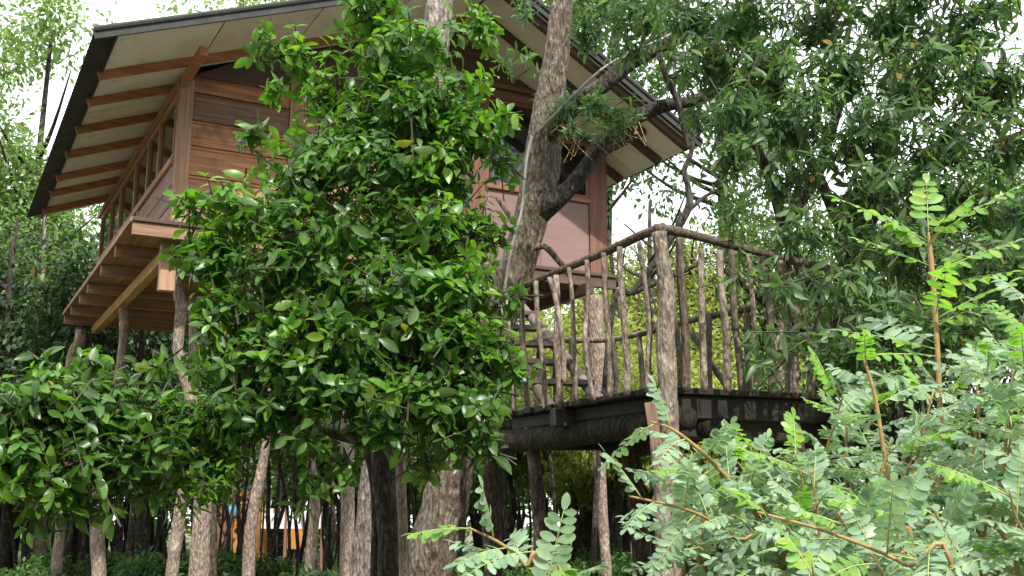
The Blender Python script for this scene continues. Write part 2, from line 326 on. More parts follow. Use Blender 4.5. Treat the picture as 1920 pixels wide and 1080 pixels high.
def leaf_mesh(name, tmpls, P, X, Z, size, mat, wid=None):
    """one mesh of many leaves"""
    P = np.asarray(P); X, Y, Z = frames(np.asarray(X), np.asarray(Z)); size = np.asarray(size); N = len(P)
    wid = np.ones(N) if wid is None else wid
    pick = G.integers(0, len(tmpls), N)
    Vs = []; L = []; tot = []; UVs = []; base = 0
    for k, (tv, tf) in enumerate(tmpls):
        idx = np.nonzero(pick == k)[0]
        if not len(idx): continue
        n = len(idx); s = size[idx][:, None, None]
        v = P[idx][:, None, :] + s * (tv[None, :, 0:1] * X[idx][:, None] + tv[None, :, 1:2] * wid[idx][:, None, None] * Y[idx][:, None] + tv[None, :, 2:3] * Z[idx][:, None])
        Vs.append(v.reshape(-1, 3)); nv = len(tv)
        off = base + np.arange(n) * nv
        for q in tf:
            pass
        flat = np.array([i for q in tf for i in q]); tt = np.array([len(q) for q in tf])
        UVs.append(np.tile(tv[flat][:, :2], (n, 1))); L.append((off[:, None] + flat[None]).reshape(-1)); tot.append(np.tile(tt, n)); base += n * nv
    V = np.concatenate(Vs); L = np.concatenate(L); tot = np.concatenate(tot)
    me = bpy.data.meshes.new(name)
    me.vertices.add(len(V)); me.vertices.foreach_set('co', V.astype(np.float32).reshape(-1))
    me.loops.add(len(L)); me.loops.foreach_set('vertex_index', L.astype(np.int32))
    me.polygons.add(len(tot)); st = np.concatenate([[0], np.cumsum(tot)[:-1]])
    me.polygons.foreach_set('loop_start', st.astype(np.int32)); me.polygons.foreach_set('loop_total', tot.astype(np.int32))
    me.polygons.foreach_set('use_smooth', np.ones(len(tot), bool))
    me.update(calc_edges=True); me.materials.append(mat)
    me.uv_layers.new(name='UVMap').data.foreach_set('uv', np.concatenate(UVs).astype(np.float32).reshape(-1))
    return me
_LD = {}
def leaf_data(key, tmpl, mat):
    if key not in _LD:
        me = bpy.data.meshes.new('leaf'); me.from_pydata([tuple(p) for p in tmpl[0]], [], tmpl[1]); me.update()
        me.polygons.foreach_set('use_smooth', [True] * len(me.polygons)); me.materials.append(mat); _LD[key] = me
        me.uv_layers.new(name='UVMap').data.foreach_set('uv', np.array([tmpl[0][i][:2] for q in tmpl[1] for i in q], np.float32).reshape(-1))
    return _LD[key]
def leaf_objects(root, key, tmpls, P, X, Z, size, mat, name='leaf', inv=True):
    X, Y, Z = frames(np.asarray(X), np.asarray(Z)); rl = Vector(root.location) if inv else Vector((0, 0, 0))
    for i in range(len(P)):
        k = int(G.integers(0, len(tmpls)))
        o = bpy.data.objects.new(name, leaf_data((key, k), tmpls[k], mat)); COL.objects.link(o); o.parent = root
        s = float(size[i])
        m = Matrix.Identity(4)
        for r in range(3):
            m[r][0] = X[i][r] * s; m[r][1] = Y[i][r] * s; m[r][2] = Z[i][r] * s; m[r][3] = P[i][r] - rl[r]
        o.matrix_basis = m

def rand_dir(n):
    return unit(G.normal(size=(n, 3)))
def rosettes(ells, up=0.35, twig=(0.15, 0.4), leaves=(5, 9), size=(0.1, 0.15), droop=0.0, spread=0.75, shell=0.45):
    """leafy shoots inside a list of ellipsoids (centre, radii, count): returns leaf arrays and twig segments"""
    P = []; X = []; Z = []; Sz = []; tw = []; sid = []; ns = 0
    for c, r, n in ells:
        c = np.array(c); r = np.array(r)
        d = rand_dir(n); q = (shell + (1 - shell) * G.random((n, 1))) ** 0.7
        q = np.where(G.random((n, 1)) < 0.25, G.random((n, 1)) ** 0.5, q)
        q = np.where(G.random((n, 1)) < 0.16, q * 1.32, q)
        pos = c + d * r * q
        out = unit(d / r * r.mean() + np.array([0, 0, up]) + G.normal(size=(n, 3)) * 0.45)
        for i in range(n):
            L = G.uniform(*twig); e = pos[i]; o = out[i]; b = e - o * L
            tw.append((b, e)); tw.append((c + (b - c) * 0.45, b)) if G.random() < 0.35 else None
            ns += 1; k = int(G.integers(leaves[0], leaves[1] + 1)); a = np.cross(o, [0.3, 0.2, 0.9]); a = a / (np.linalg.norm(a) + 1e-9); bb = np.cross(o, a)
            ph = G.random() * 6.28; big = G.uniform(*size)
            for j in range(k):
                t = 1 - (j / k) ** 1.3 * 0.85
                an = ph + j * 2.4; ra = a * math.cos(an) + bb * math.sin(an)
                x = o * (1 - spread) * (1.2 if j < 2 else 0.7) + ra * spread + G.normal(size=3) * 0.16 + np.array([0, 0, -droop])
                sid.append(ns); P.append(b + (e - b) * t); X.append(x); Z.append(o * 0.8 + np.array([0, 0, 0.7]) + G.normal(size=3) * 0.28)
                Sz.append(big * (0.65 + 0.5 * (j / k)) * G.uniform(0.8, 1.15))
    return np.array(P), np.array(X), np.array(Z), np.array(Sz), tw, np.array(sid)
def twigs_mesh(tw, r=0.004):
    mb = MB()
    V = []; Fc = []; n = 0
    for b, e in tw:
        d = e - b; l = np.linalg.norm(d)
        if l < 1e-4: continue
        d = d / l; a = np.cross(d, [0.31, 0.77, 0.55]); a /= np.linalg.norm(a); c = np.cross(d, a)
        for p, rr in ((b, r * 1.3), (e, r * 0.7)):
            for k in range(3):
                an = 2.094 * k; V.append(p + rr * (a * math.cos(an) + c * math.sin(an)))
        Fc += [(n, n + 1, n + 4, n + 3), (n + 1, n + 2, n + 5, n + 4), (n + 2, n, n + 3, n + 5)]; n += 6
    mb.v = [tuple(p) for p in V]; mb.f = Fc
    return mb
def split_near(P, k, keep=None):
    d = P[:, 1].copy()
    if keep is not None: d = np.where(keep, d, 1e6)
    order = np.argsort(d); return order[:k], order[k:]
def ell(px, py, rx, ry, Y, depth, n):
    c = at(px, py, Y); s = Y / F; return (c, (rx * s, depth, ry * s), n)
def pxtube(mb, pts, Y, sides=8, per=4, bump=0.12, seed=0.0, ground=False):
    """pts: (px, py, width_px[, Y])"""
    P = []; r = []
    for p in pts:
        y = p[3] if len(p) > 3 else Y; P.append(at(p[0], p[1], y)); r.append(p[2] / 2 * y / F)
    if ground:      # carry the log on down to the ground
        a, b = P[0], P[1]; d = (a - b); d = d / max(0.2, abs(d[2])); 
        h = a[2] + 0.12; P.insert(0, np.array([a[0] + d[0] * h * 0.6, a[1] + d[1] * h * 0.3, -0.12])); r.insert(0, r[0] * 1.12)
    mb.tube(P, r, sides, per, bump, seed); return P
#BODY
def uz(x, y, z):
    d = ray(x, y); return EYE + d * ((z - EYE[2]) / d[2])
def world_build(mb, name, mat, root, smooth=True):
    return wparent(mb.build(name, mat, None, smooth), root)

# ================================================================== GROUND
def ground_z(x, y):
    return 0.10 * noise.noise(Vector((x * 0.15, y * 0.15, 0))) + 0.35 * noise.noise(Vector((x * 0.03, y * 0.03, 4))) * min(1, max(0, (math.hypot(x, y) - 10) / 20))
mb = MB(); nr, na = 46, 72
mb.v.append((0, 0, ground_z(0, 0)))
for i in range(1, nr + 1):
    r_ = 160 * (i / nr) ** 2.1
    for k in range(na):
        a = 2 * math.pi * k / na; x, y = r_ * math.cos(a), r_ * math.sin(a) + 10; mb.v.append((x, y, ground_z(x, y)))
mb.f += [(0, 1 + k, 1 + (k + 1) % na) for k in range(na)]
for i in range(nr - 1):
    for k in range(na):
        a = 1 + i * na; mb.f.append((a + k, a + na + k, a + na + (k + 1) % na, a + (k + 1) % na))
gm, nt, b = new_mat('forest floor')
tc = nt.nodes.new('ShaderNodeTexCoord')
n1 = nd(nt, 'ShaderNodeTexNoise', Scale=0.35, Detail=8, Roughness=0.65); n2 = nd(nt, 'ShaderNodeTexNoise', Scale=9.0, Detail=6, Roughness=0.7)
nt.links.new(tc.outputs['Object'], n1.inputs['Vector']); nt.links.new(tc.outputs['Object'], n2.inputs['Vector'])
c1 = ramp(nt, n1.outputs['Fac'], [(0.35, (0.07, 0.10, 0.04)), (0.5, (0.13, 0.125, 0.065)), (0.62, (0.24, 0.185, 0.125))])
c2 = ramp(nt, n2.outputs['Fac'], [(0.3, (0.45, 0.45, 0.45)), (0.7, (1.3, 1.3, 1.3))])
nt.links.new(mixc(nt, 1.0, c1, c2, 'MULTIPLY'), b.inputs['Base Color']); b.inputs['Roughness'].default_value = 0.95
bump(nt, b, n2.outputs['Fac'], 0.8, 0.08)
ground = mb.build('ground', gm, None, True); props(ground, kind='structure')

# ================================================================== TREEHOUSE
W, L, ZF = 6.57, 7.08, 5.25
GF, EO, EO2, UR = 1.62, 1.291, 0.66, 3.921
zl = lambda u: 6.912 + (u + 1.291) * 0.3786
zr = lambda u: 8.885 - (u - UR) * 0.5647
house = empty('treehouse', (CX, CY, 0), TH, 'wooden treehouse on log stilts with corrugated gable roof, reddish board walls and windows', 'treehouse')
def hbox(name, mat, a, b, bevel=0.006): return MB().box(a, b).build(name, M[mat], house, bevel=bevel)

def gable_poly(z0, z1, v, u0=0.0, u1=W, drop=0.066):
    """outline in the wall plane between heights z0 and z1, cut by the roof slopes"""
    pts = []
    def lim(z):
        a = max(u0, (z + drop - 6.912) / 0.3786 - 1.291); c = min(u1, UR + (8.885 - drop - z) / 0.5647); return a, c
    a0, c0 = lim(z0); a1, c1 = lim(z1)
    if c0 - a0 < 0.05: return None
    if c1 < a1: a1 = c1 = (a1 + c1) / 2
    return [(a0, v, z0), (c0, v, z0), (c1, v, z1), (a1, v, z1)]
# dark interior behind boards and panes
inner = MB().prism([(0.06, 0.07, ZF), (W - 0.06, 0.07, ZF), (W - 0.06, 0.07, zr(W) - 0.08), (UR, 0.07, zr(UR) - 0.08), (0.06, 0.07, zl(0) - 0.08)], (0, L - 0.12, 0))
inner.build('inner_wall', M['gable'], house)
# front boards, chamfered along the upper edge so each joint shows
def front_board(u0, u1, z0, z1, mat='board', proud=0.0):
    y0, y1 = -0.022 - proud, 0.045
    prof = [(y0, z0), (y1, z0), (y1, z1 - 0.004), (y0 + 0.024, z1 - 0.004), (y0 - 0.016, z1 - 0.05), (y0, z1 - 0.062)]
    return MB().prism([(u0, y, z) for y, z in prof], (u1 - u0, 0, 0)).build('board', M[mat], house)
edges = [5.25, 5.49, 5.93, 6.33, 6.68, 7.06, 7.29]
for u0, u1 in ((0.155, 1.44), (1.645, 2.9), (3.06, 4.08)):
    for a, c in zip(edges[:-1], edges[1:]): front_board(u0, u1, a, c)
z = 7.29
while z < 8.7:
    p = gable_poly(z, min(z + 0.3, 8.81), -0.012, 0.155, W - 0.33)
    if p and z < 7.5 or z >= 7.5 and p:
        # leave the window openings clear
        x0, x1 = p[0][0], p[1][0]
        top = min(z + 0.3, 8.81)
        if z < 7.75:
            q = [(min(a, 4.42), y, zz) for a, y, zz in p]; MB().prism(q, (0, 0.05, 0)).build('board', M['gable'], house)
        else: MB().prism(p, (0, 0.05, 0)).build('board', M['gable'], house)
    z += 0.304
# posts
hbox('post', 'post', (-0.02, -0.05, ZF), (0.15, 0.12, 7.22)); hbox('post', 'post', (1.445, -0.045, ZF), (1.64, 0.04, 7.55))
hbox('post', 'post', (2.905, -0.045, ZF), (3.055, 0.04, 8.05))
hbox('post', 'post_brown', (4.085, -0.05, ZF), (4.44, 0.04, 7.8)); hbox('post', 'post_brown', (5.33, -0.045, ZF + 1.2), (5.56, 0.04, 7.8))
hbox('post', 'post_brown', (6.26, -0.05, ZF), (W + 0.01, 0.12, 7.36)); hbox('post', 'post_brown', (W - 0.15, L - 0.14, ZF), (W + 0.01, L + 0.02, 7.3))
hbox('post', 'post', (-0.02, L - 0.13, ZF), (0.14, L + 0.02, 7.2))
# right hand panels
for u0, u1 in ((4.445, 5.38), (5.386, 6.255)): hbox('wall_panel', 'pink', (u0, -0.02, ZF), (u1, 0.04, 6.36), 0.003)
hbox('sill', 'trim_x', (4.445, -0.07, 6.363), (6.255, 0.05, 6.43)); hbox('lintel', 'trim_x', (4.085, -0.07, 7.803), (6.05, 0.03, 7.92))
hbox('lintel', 'trim_x', (4.085, -0.055, 7.98), (5.75, 0.03, 8.06))
def window(u0, u1, z0, z1):
    fr = MB(); t = 0.055
    fr.box((u0, -0.04, z0), (u0 + t, 0.03, z1)).box((u1 - t, -0.04, z0), (u1, 0.03, z1)).box((u0 + t, -0.036, z0), (u1 - t, 0.03, z0 + t)).box((u0 + t, -0.036, z1 - t), (u1 - t, 0.03, z1))
    w = fr.build('window', M['post_brown'], house)
    g = MB().box((u0 + t, -0.008, z0 + t), (u1 - t, 0.006, z1 - t)).build('pane', M['pane'], house); g.parent = w
window(4.443, 5.327, 6.435, 7.8); window(5.563, 6.257, 6.435, 7.35)
MB().prism([(5.563, -0.01, 7.353), (6.257, -0.01, 7.353), (6.257, -0.01, 7.42), (5.563, -0.01, 7.8)], (0, 0.05, 0)).build('board', M['gable'], house)
# left wall: boards below, glazed openings above
for a, c in ((5.25, 5.54), (5.545, 5.82), (5.825, 6.09)):
    for v0, v1 in ((0.125, 2.66), (2.76, 4.68), (4.78, L - 0.135)):
        MB().prism([(-0.018, v0, a), (0.04, v0, a), (0.04, v0, c), (-0.002, v0, c), (-0.026, v0, c - 0.03)], (0, v1 - v0, 0)).build('board', M['side_board'], house)
hbox('post', 'post', (-0.04, 2.665, ZF), (0.05, 2.755, 6.09)); hbox('post', 'post', (-0.04, 4.685, ZF), (0.05, 4.775, 6.09))
hbox('sill', 'trim_y', (-0.06, 0.125, 6.093), (0.05, L - 0.135, 6.18))
vs = [0.125, 1.27, 2.12, 3.25, 4.7, 5.75, L - 0.135]
for i in range(6):
    v0, v1 = vs[i], vs[i + 1]; t = 0.05; fr = MB()
    fr.box((-0.035, v0, 6.183), (0.04, v0 + t, 7.06)).box((-0.035, v1 - t, 6.183), (0.04, v1, 7.06)).box((-0.03, v0 + t, 6.183), (0.04, v1 - t, 6.24)).box((-0.03, v0 + t, 7.0), (0.04, v1 - t, 7.06))
    w = fr.build('window', M['post'], house)
    MB().box((0.0, v0 + t, 6.24), (0.012, v1 - t, 7.0)).build('pane', M['pane'], w)
# other walls, seen only from elsewhere
hbox('wall_panel', 'pink', (W - 0.045, 0.125, ZF), (W + 0.005, L - 0.145, 7.28)); hbox('wall_panel', 'pink', (0.15, L - 0.05, ZF), (W - 0.16, L + 0.01, 7.2))
# wall plates
hbox('wall_plate', 'rafter', (-0.03, -1.16, 7.1), (0.07, -0.055, 7.225)); hbox('wall_plate', 'trim_y', (-0.05, -0.05, 7.1), (0.06, L + 0.25, 7.215))
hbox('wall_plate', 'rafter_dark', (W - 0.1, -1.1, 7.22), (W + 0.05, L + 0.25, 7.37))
# rafters
def slope_beam(name, mat, u0, u1, v, zf, h=0.14, w=0.06, drop=0.06):
    n = MB(); d = (drop + h / 2)
    n.beam((u0, v, zf(u0) - d), (u1, v, zf(u1) - d), w, h); return n.build(name, M[mat], house, bevel=0.005)
for i, v in enumerate((-0.45, 0.55, 1.74, 2.95, 4.22, 5.22, 6.42)):
    slope_beam('rafter', 'rafter', -1.08, UR - 0.05 if i == 0 else 0.4, v, zl, 0.11, 0.055)
for i, v in enumerate((-1.47, -0.75, 0.32, 1.6, 2.95, 4.25, 5.3, 6.45)):
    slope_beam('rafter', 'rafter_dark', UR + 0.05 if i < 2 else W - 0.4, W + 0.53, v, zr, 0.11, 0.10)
# soffit boards with open joints
def soffit(u0, u1, v0, v1, zf):
    g = 0.008
    MB().prism([(u0 + g, v0 + g, zf(u0 + g) - 0.055), (u1 - g, v0 + g, zf(u1 - g) - 0.055), (u1 - g, v0 + g, zf(u1 - g) - 0.045), (u0 + g, v0 + g, zf(u0 + g) - 0.045)], (0, v1 - v0 - 2 * g, 0)).build('soffit_panel', M['soffit'], house)
us = [-1.05, 0.17, 1.39, 2.61, UR - 0.01]; ur_ = [UR + 0.01, 5.0, 6.1, W + 0.6]
for a, c in zip(us[:-1], us[1:]): soffit(a, c, -1.56, 0.0, zl)
for a, c in zip(ur_[:-1], ur_[1:]): soffit(a, c, -1.56, 0.0, zr)
for k in range(6):
    v0, v1 = k * 1.18, (k + 1) * 1.18; soffit(-1.05, 0.17, v0, v1, zl); soffit(6.1, W + 0.6, v0, v1, zr)
# corrugated sheets
def sheet(u0, u1, zf):
    mb = MB(); vv = np.arange(-GF, L + 0.06, 0.0155)
    for j, u in enumerate((u0, (u0 + u1) / 2, u1)):
        for v in vv: mb.v.append((u, v, zf(u) + 0.012 * math.sin(v * 2 * math.pi / 0.124)))
    n = len(vv)
    for j in range(2):
        for i in range(n - 1): mb.f.append((j * n + i, j * n + i + 1, (j + 1) * n + i + 1, (j + 1) * n + i))
    o = mb.build('roof_sheet', M['sheet'], house, True); m = o.modifiers.new('thick', 'SOLIDIFY'); m.thickness = 0.005
sheet(-EO, UR, zl); sheet(UR, W + EO2, zr)
MB().tube([(UR, -GF, 8.9), (UR, L + 0.05, 8.9)], [0.07, 0.07], 8, 1).build('ridge_cap', M['sheet'], house, True)
for u0, u1, zf in ((-EO, UR, zl), (W + EO2, UR, zr)):
    b_ = MB().beam((u0, -GF - 0.015, zf(u0) - 0.02), (u1, -GF - 0.015, zf(u1) - 0.02), 0.03, 0.11)
    b_.tube([(u0, -GF - 0.03, zf(u0) + 0.04), (u1, -GF - 0.03, zf(u1) + 0.04)], [0.035, 0.035], 8, 1); b_.build('barge_board', M['sheet'], house)
MB().beam((-EO + 0.25, -GF + 0.02, zl(-EO + .25) - 0.06), (-EO + 0.25, L, zl(-EO + .25) - 0.06), 0.02, 0.05).build('eave_batten', M['sheet'], house)
# floor
u = -0.5
while u < W + 0.1:
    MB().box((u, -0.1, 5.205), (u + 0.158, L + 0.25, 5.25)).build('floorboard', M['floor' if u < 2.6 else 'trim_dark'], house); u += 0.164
hbox('floor_edge', 'stain_edge', (-0.51, -0.135, 5.2), (W + 0.17, -0.103, 5.256))
hbox('floor_edge', 'trim_y', (-0.53, -0.1, 5.19), (-0.503, L + 0.25, 5.256))
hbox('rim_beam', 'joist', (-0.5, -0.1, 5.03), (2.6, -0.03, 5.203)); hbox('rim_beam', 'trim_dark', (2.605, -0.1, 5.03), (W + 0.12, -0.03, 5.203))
for i, v in enumerate((1.27, 2.6, 4.04, 5.02, 6.2, 7.22)):
    hbox('joist', 'joist', (-0.5, v, 5.03), (W + 0.12, v + 0.07, 5.203))
for u in (-0.02, 3.2, 6.0):
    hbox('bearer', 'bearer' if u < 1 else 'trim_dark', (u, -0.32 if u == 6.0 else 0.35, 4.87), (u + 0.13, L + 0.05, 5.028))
hbox('stilt_block', 'post', (-0.08, 0.22, 4.42), (0.12, 0.345, 5.028))

def stilt(pts, Y, mat='stilt', seed=0.0, sides=9):
    mb = MB(); pxtube(mb, [(p[0], p[1], p[2] * .86) for p in pts], Y, 12, 6, 0.16, seed, True)
    o = mb.build('stilt', M[mat], None, True); o.parent = house
    o.matrix_parent_inverse = (Matrix.Translation((CX, CY, 0)) @ Matrix.Rotation(TH, 4, 'Z')).inverted(); return o
stilt([(105,1080,22),(116,960,22),(130,715,22),(138,660,21),(149,640,24),(151,618,20)], 19.2, seed=1)
stilt([(186,1080,32),(182,985,28),(186,890,21),(207,785,20),(222,715,20),(231,640,20),(233,578,20)], 16.9, seed=2)
stilt([(372,1080,44),(380,900,38),(372,820,30),(352,725,25),(334,660,23),(339,600,26),(340,570,26),(331,535,24),(330,505,22)], 14.35, seed=3)
stilt([(322,1080,26),(338,960,27),(352,860,22),(362,780,20),(362,560,20)], 15.0, seed=4)
stilt([(398,1080,20),(398,960,19),(392,860,17),(395,700,17),(398,520,17)], 15.8, 'stilt_dark', seed=5)
stilt([(466,1080,27),(468,1010,25),(478,940,23),(492,870,21),(500,815,19),(508,700,18),(505,540,18)], 15.4, seed=6)
stilt([(578,1080,21),(590,960,25),(588,900,19),(583,860,17),(585,700,16),(588,580,16)], 17.5, seed=7)
stilt([(650,1080,29),(652,950,29),(652,890,28),(650,700,26),(648,520,25)], 15.6, seed=8)
stilt([(1138,1080,21),(1132,1000,23),(1122,830,25),(1120,700,34),(1117,620,38),(1111,556,40)], 16.0, seed=9)

# ================================================================== DECK
DA = np.array([1.0, 7.25, 0.0]); DC = np.array([2.4, 7.75, 0.0]); DTH = math.atan2(0.5, 1.4); DZ = 2.45
deck = empty('deck', (DA[0], DA[1], 0), DTH, 'raised dark plank deck on log legs with railing of crooked poles', 'deck')
def dl(x, y): 
    dx, dy = x - DA[0], y - DA[1]; return (dx * math.cos(DTH) + dy * math.sin(DTH), -dx * math.sin(DTH) + dy * math.cos(DTH))
def dw(mb, name, mat, smooth=True):
    o = mb.build(name, M[mat], None, smooth); o.parent = deck
    o.matrix_parent_inverse = (Matrix.Translation((DA[0], DA[1], 0)) @ Matrix.Rotation(DTH, 4, 'Z')).inverted(); return o
poly = [dl(*p) for p in ((1.0, 7.25), (2.4, 7.75), (2.35, 9.7), (1.3, 11.45), (0.05, 11.5), (-0.03, 9.1))]
yv = 0.0; ymax = max(p[1] for p in poly)
while yv < ymax - 0.05:
    xs = []; ym = min(yv + 0.075, ymax - 0.01)
    for i in range(len(poly)):
        (x0, y0), (x1, y1) = poly[i], poly[(i + 1) % len(poly)]
        if (y0 - ym) * (y1 - ym) < 0: xs.append(x0 + (x1 - x0) * (ym - y0) / (y1 - y0))
    if len(xs) >= 2:
        a, c = min(xs), max(xs); j = R.uniform(-0.02, 0.03)
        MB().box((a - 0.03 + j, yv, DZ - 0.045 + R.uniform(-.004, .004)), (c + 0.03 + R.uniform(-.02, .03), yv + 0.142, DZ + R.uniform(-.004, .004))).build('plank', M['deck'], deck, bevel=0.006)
    yv += 0.15
# beams and logs beneath
def dbeam(p, q, w, h, z): 
    a = dl(*p); c = dl(*q); MB().beam((*a, z), (*c, z), w, h).build('beam', M['deck'], deck, bevel=0.008)
dbeam((1.08, 7.36), (2.36, 7.82), 0.09, 0.16, DZ - 0.13); dbeam((0.02, 9.12), (1.02, 7.42), 0.05, 0.10, DZ - 0.10)
dbeam((0.25, 9.4), (2.3, 9.75), 0.1, 0.14, DZ - 0.12); dbeam((0.1, 11.3), (1.3, 11.3), 0.1, 0.14, DZ - 0.12); dbeam((0.3, 8.3), (2.4, 8.75), 0.1, 0.14, DZ - 0.12)
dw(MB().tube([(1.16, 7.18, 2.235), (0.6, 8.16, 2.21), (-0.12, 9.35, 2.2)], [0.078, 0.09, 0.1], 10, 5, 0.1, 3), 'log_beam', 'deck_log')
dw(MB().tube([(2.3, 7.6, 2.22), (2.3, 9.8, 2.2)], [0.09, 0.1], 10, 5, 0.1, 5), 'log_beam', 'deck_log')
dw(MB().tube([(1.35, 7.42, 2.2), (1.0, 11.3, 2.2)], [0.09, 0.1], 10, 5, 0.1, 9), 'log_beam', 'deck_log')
MB().beam((*dl(0.95, 7.4), 2.22), (*dl(2.45, 7.95), 2.2), 0.12, 0.2).build('beam', M['deck'], deck, bevel=0.01)
def leg(pts, Y, mat, seed, sides=9):
    mb = MB(); pxtube(mb, pts, Y, sides, 5, 0.13, seed, True); return dw(mb, 'leg', mat)
leg([(1258,1080,40),(1256,950,38),(1256,800,36),(1252,720,33),(1247,640,37),(1251,560,33),(1241,480,28),(1236,436,30)], 7.14, 'rail', 11, 12)
leg([(1018,1080,26),(1008,930,26),(993,800,23)], 8.9, 'stilt_dark', 12)
leg([(925,1080,37),(921,950,38),(918,830,37)], 9.7, 'stilt_dark', 13)
leg([(1208,1080,36),(1192,930,35),(1178,800,35)], 9.6, 'stilt_dark', 14)
leg([(1380,930,30),(1374,850,30),(1362,780,30)], 9.0, 'stilt_dark', 15)
leg([(1440,900,30),(1436,850,28),(1430,780,28)], 10.6, 'stilt_dark', 16)
leg([(1500,900,30),(1496,850,28),(1488,775,20),(1479,690,18),(1473,494,16)], 7.72, 'rail', 17)
P_ = [at(1246, 1000, 7.02), at(1236, 880, 7.02), at(1221, 756, 7.02)]
bt = [(P_[2] + np.array(o)) for o in ((-.046, -.02, 0), (.03, -.035, .012), (.046, .03, .0), (-.03, .035, -.008))]; bb = [P_[1] * .6 + P_[2] * .4 + np.array(o) for o in ((-.03, -.012, -.05), (.022, -.03, 0), (.036, .03, 0), (-.026, .03, 0))]
dw(MB().add(bb + bt, [(3, 2, 1, 0), (4, 5, 6, 7), (0, 1, 5, 4), (1, 2, 6, 5), (2, 3, 7, 6), (3, 0, 4, 7)]), 'brace_top', 'split', False)
dw(MB().tube([np.array([P_[0][0], 7.03, -0.1]), P_[0] + np.array([0, .02, 0]), P_[1] + np.array([0, .02, 0.04]), P_[1] * .55 + P_[2] * .45 + np.array([0, .012, 0])], [0.055, 0.052, 0.047, 0.036], 8, 5, 0.12, 4), 'brace', 'rail')
# railings
def dtube(name, mat, pts, rads, bump_=0.1, seed=0.0, sides=8): return dw(MB().tube(pts, rads, sides, 5, bump_, seed), name, mat)
dtube('handrail', 'rail_brown', [at(1243,426,7.13), at(1200,442,7.4), at(1140,470,7.75), at(1040,512,8.35), at(944,552,9.15)], [0.034, 0.034, 0.033, 0.03, 0.027], 0.1, 21)
dtube('handrail', 'rail_dark', [at(1228,428,7.12), at(1262,432,7.2), at(1305,442,7.3), at(1380,462,7.45), at(1450,480,7.6), at(1552,502,7.85)], [0.031, 0.035, 0.032, 0.03, 0.032, 0.03], 0.12, 22)
LB = [((953,551),(963,766),12),((976,544),(991,762),15),((1005,527),(1021,752),14),((1030,520),(1058,700),14),((1038,516),(1053,746),16),((1065,502),(1079,741),12),((1093,488),(1111,734),13),((1130,474),(1144,729),14),((1162,463),(1176,724),17),((1197,453),(1215,718),15)]
RB = [((1276,449),(1286,719),22),((1316,467),(1321,719),18),((1352,470),(1363,720),20),((1372,470),(1391,722),18),((1408,476),(1416,722),14),((1430,481),(1447,724),20),((1500,502),(1491,730),16),((1548,516),(1519,733),16),((1465,488),(1462,726),14)]
crook = [0.3, -0.2, 0.2, 0.9, -0.5, 0.7, -1.0, 0.3, 0.2, 1.4, 0.4, -0.3, 0.5, -0.6, 0.3, 0.9, -0.3, 0.5, 0.2]
for k, (t, b_, w) in enumerate(LB + RB):
    B = uz(b_[0], b_[1] + (4 if k < 10 else 2), DZ); B = B + np.array([0.0, 0.05, 0]); Y = B[1]; T = at(t[0], t[1], Y)
    c = crook[k]; r = 0.72 * w / 2 * Y / F; n = 5; pts = []
    for i in range(n + 1):
        q = i / n; px = b_[0] + (t[0] - b_[0]) * q + 7 * c * math.sin(q * math.pi * (1.0 if k % 2 else 1.6)) + R.uniform(-1.5, 1.5)
        pts.append(at(px, b_[1] + (t[1] - b_[1]) * q, Y + R.uniform(-.012, .012)))
    pts[0][2] = DZ - 0.04
    dtube('baluster', 'rail' if k in (3, 5, 6, 8, 9, 11, 18) else ('rail_dark' if k in (10, 13, 15, 1) else 'rail'), pts, [r * f_ for f_ in (1.12, 1.05, 1.0, 1.04, 0.95, 0.95)], 0.14, 30 + k)
# far side railing
bk = [at(1000,637,11.45), at(1140,637,11.45), at(1200,626,11.0)]
dtube('handrail', 'rail', bk, [0.032, 0.032, 0.03], 0.1, 51); dtube('handrail', 'rail_dark', [at(1198,628,11.0), at(1290,602,10.4), at(1410,577,9.7)], [0.03, 0.032, 0.034], 0.1, 52)
dtube('brace', 'rail_dark', [at(1292,616,10.3), at(1325,668,10.2), at(1362,725,10.1)], [0.03, 0.03, 0.03], 0.1, 53)
for k, (px, py, Y) in enumerate(((1012,637,11.45),(1042,637,11.45),(1070,637,11.45),(1100,637,11.45),(1150,635,11.4),(1198,628,11.0),(1238,616,10.7),(1268,608,10.5),(1330,592,10.1),(1400,580,9.75))):
    T = at(px, py, Y); dtube('baluster', 'rail_dark', [(T[0] + R.uniform(-.05, .05), T[1], DZ - 0.03), (T[0] + R.uniform(-.03, .03), T[1], 2.9), (T[0], T[1], T[2] + 0.02)], [0.035, 0.03, 0.028], 0.14, 60 + k)

# ================================================================== STAIR
f0 = uz(1140, 772, 2.5); f1 = hp(4.35, -0.17, 5.2); off = np.array([-0.50, -0.10, 0])
stair = empty('stair', f0, 0, 'rough timber ladder stair climbing from the deck up to the house floor', 'stair')
for s_, w in ((0, 0.055), (1, 0.05)):
    world_build(MB().tube([f0 + off * s_, f0 + (f1 - f0) * 0.35 + off * s_ + np.array([0, 0, 0.03]), f0 + (f1 - f0) * 0.7 + off * s_, f1 + off * s_], [w * 1.1, w * 1.05, w, w], 8, 4, 0.12, 70 + s_), 'stringer', M['rail' if s_ == 0 else 'rail_dark'], stair)
for k in range(1, 10):
    q = k / 10; c = f0 + (f1 - f0) * q + np.array([0, 0, 0.05]); a = c - off * 0.06; b_ = c + off * 1.12
    d = (f1 - f0); world_build(MB().beam(a, b_, 0.2, 0.045), 'tread', M['stair'], stair, False)
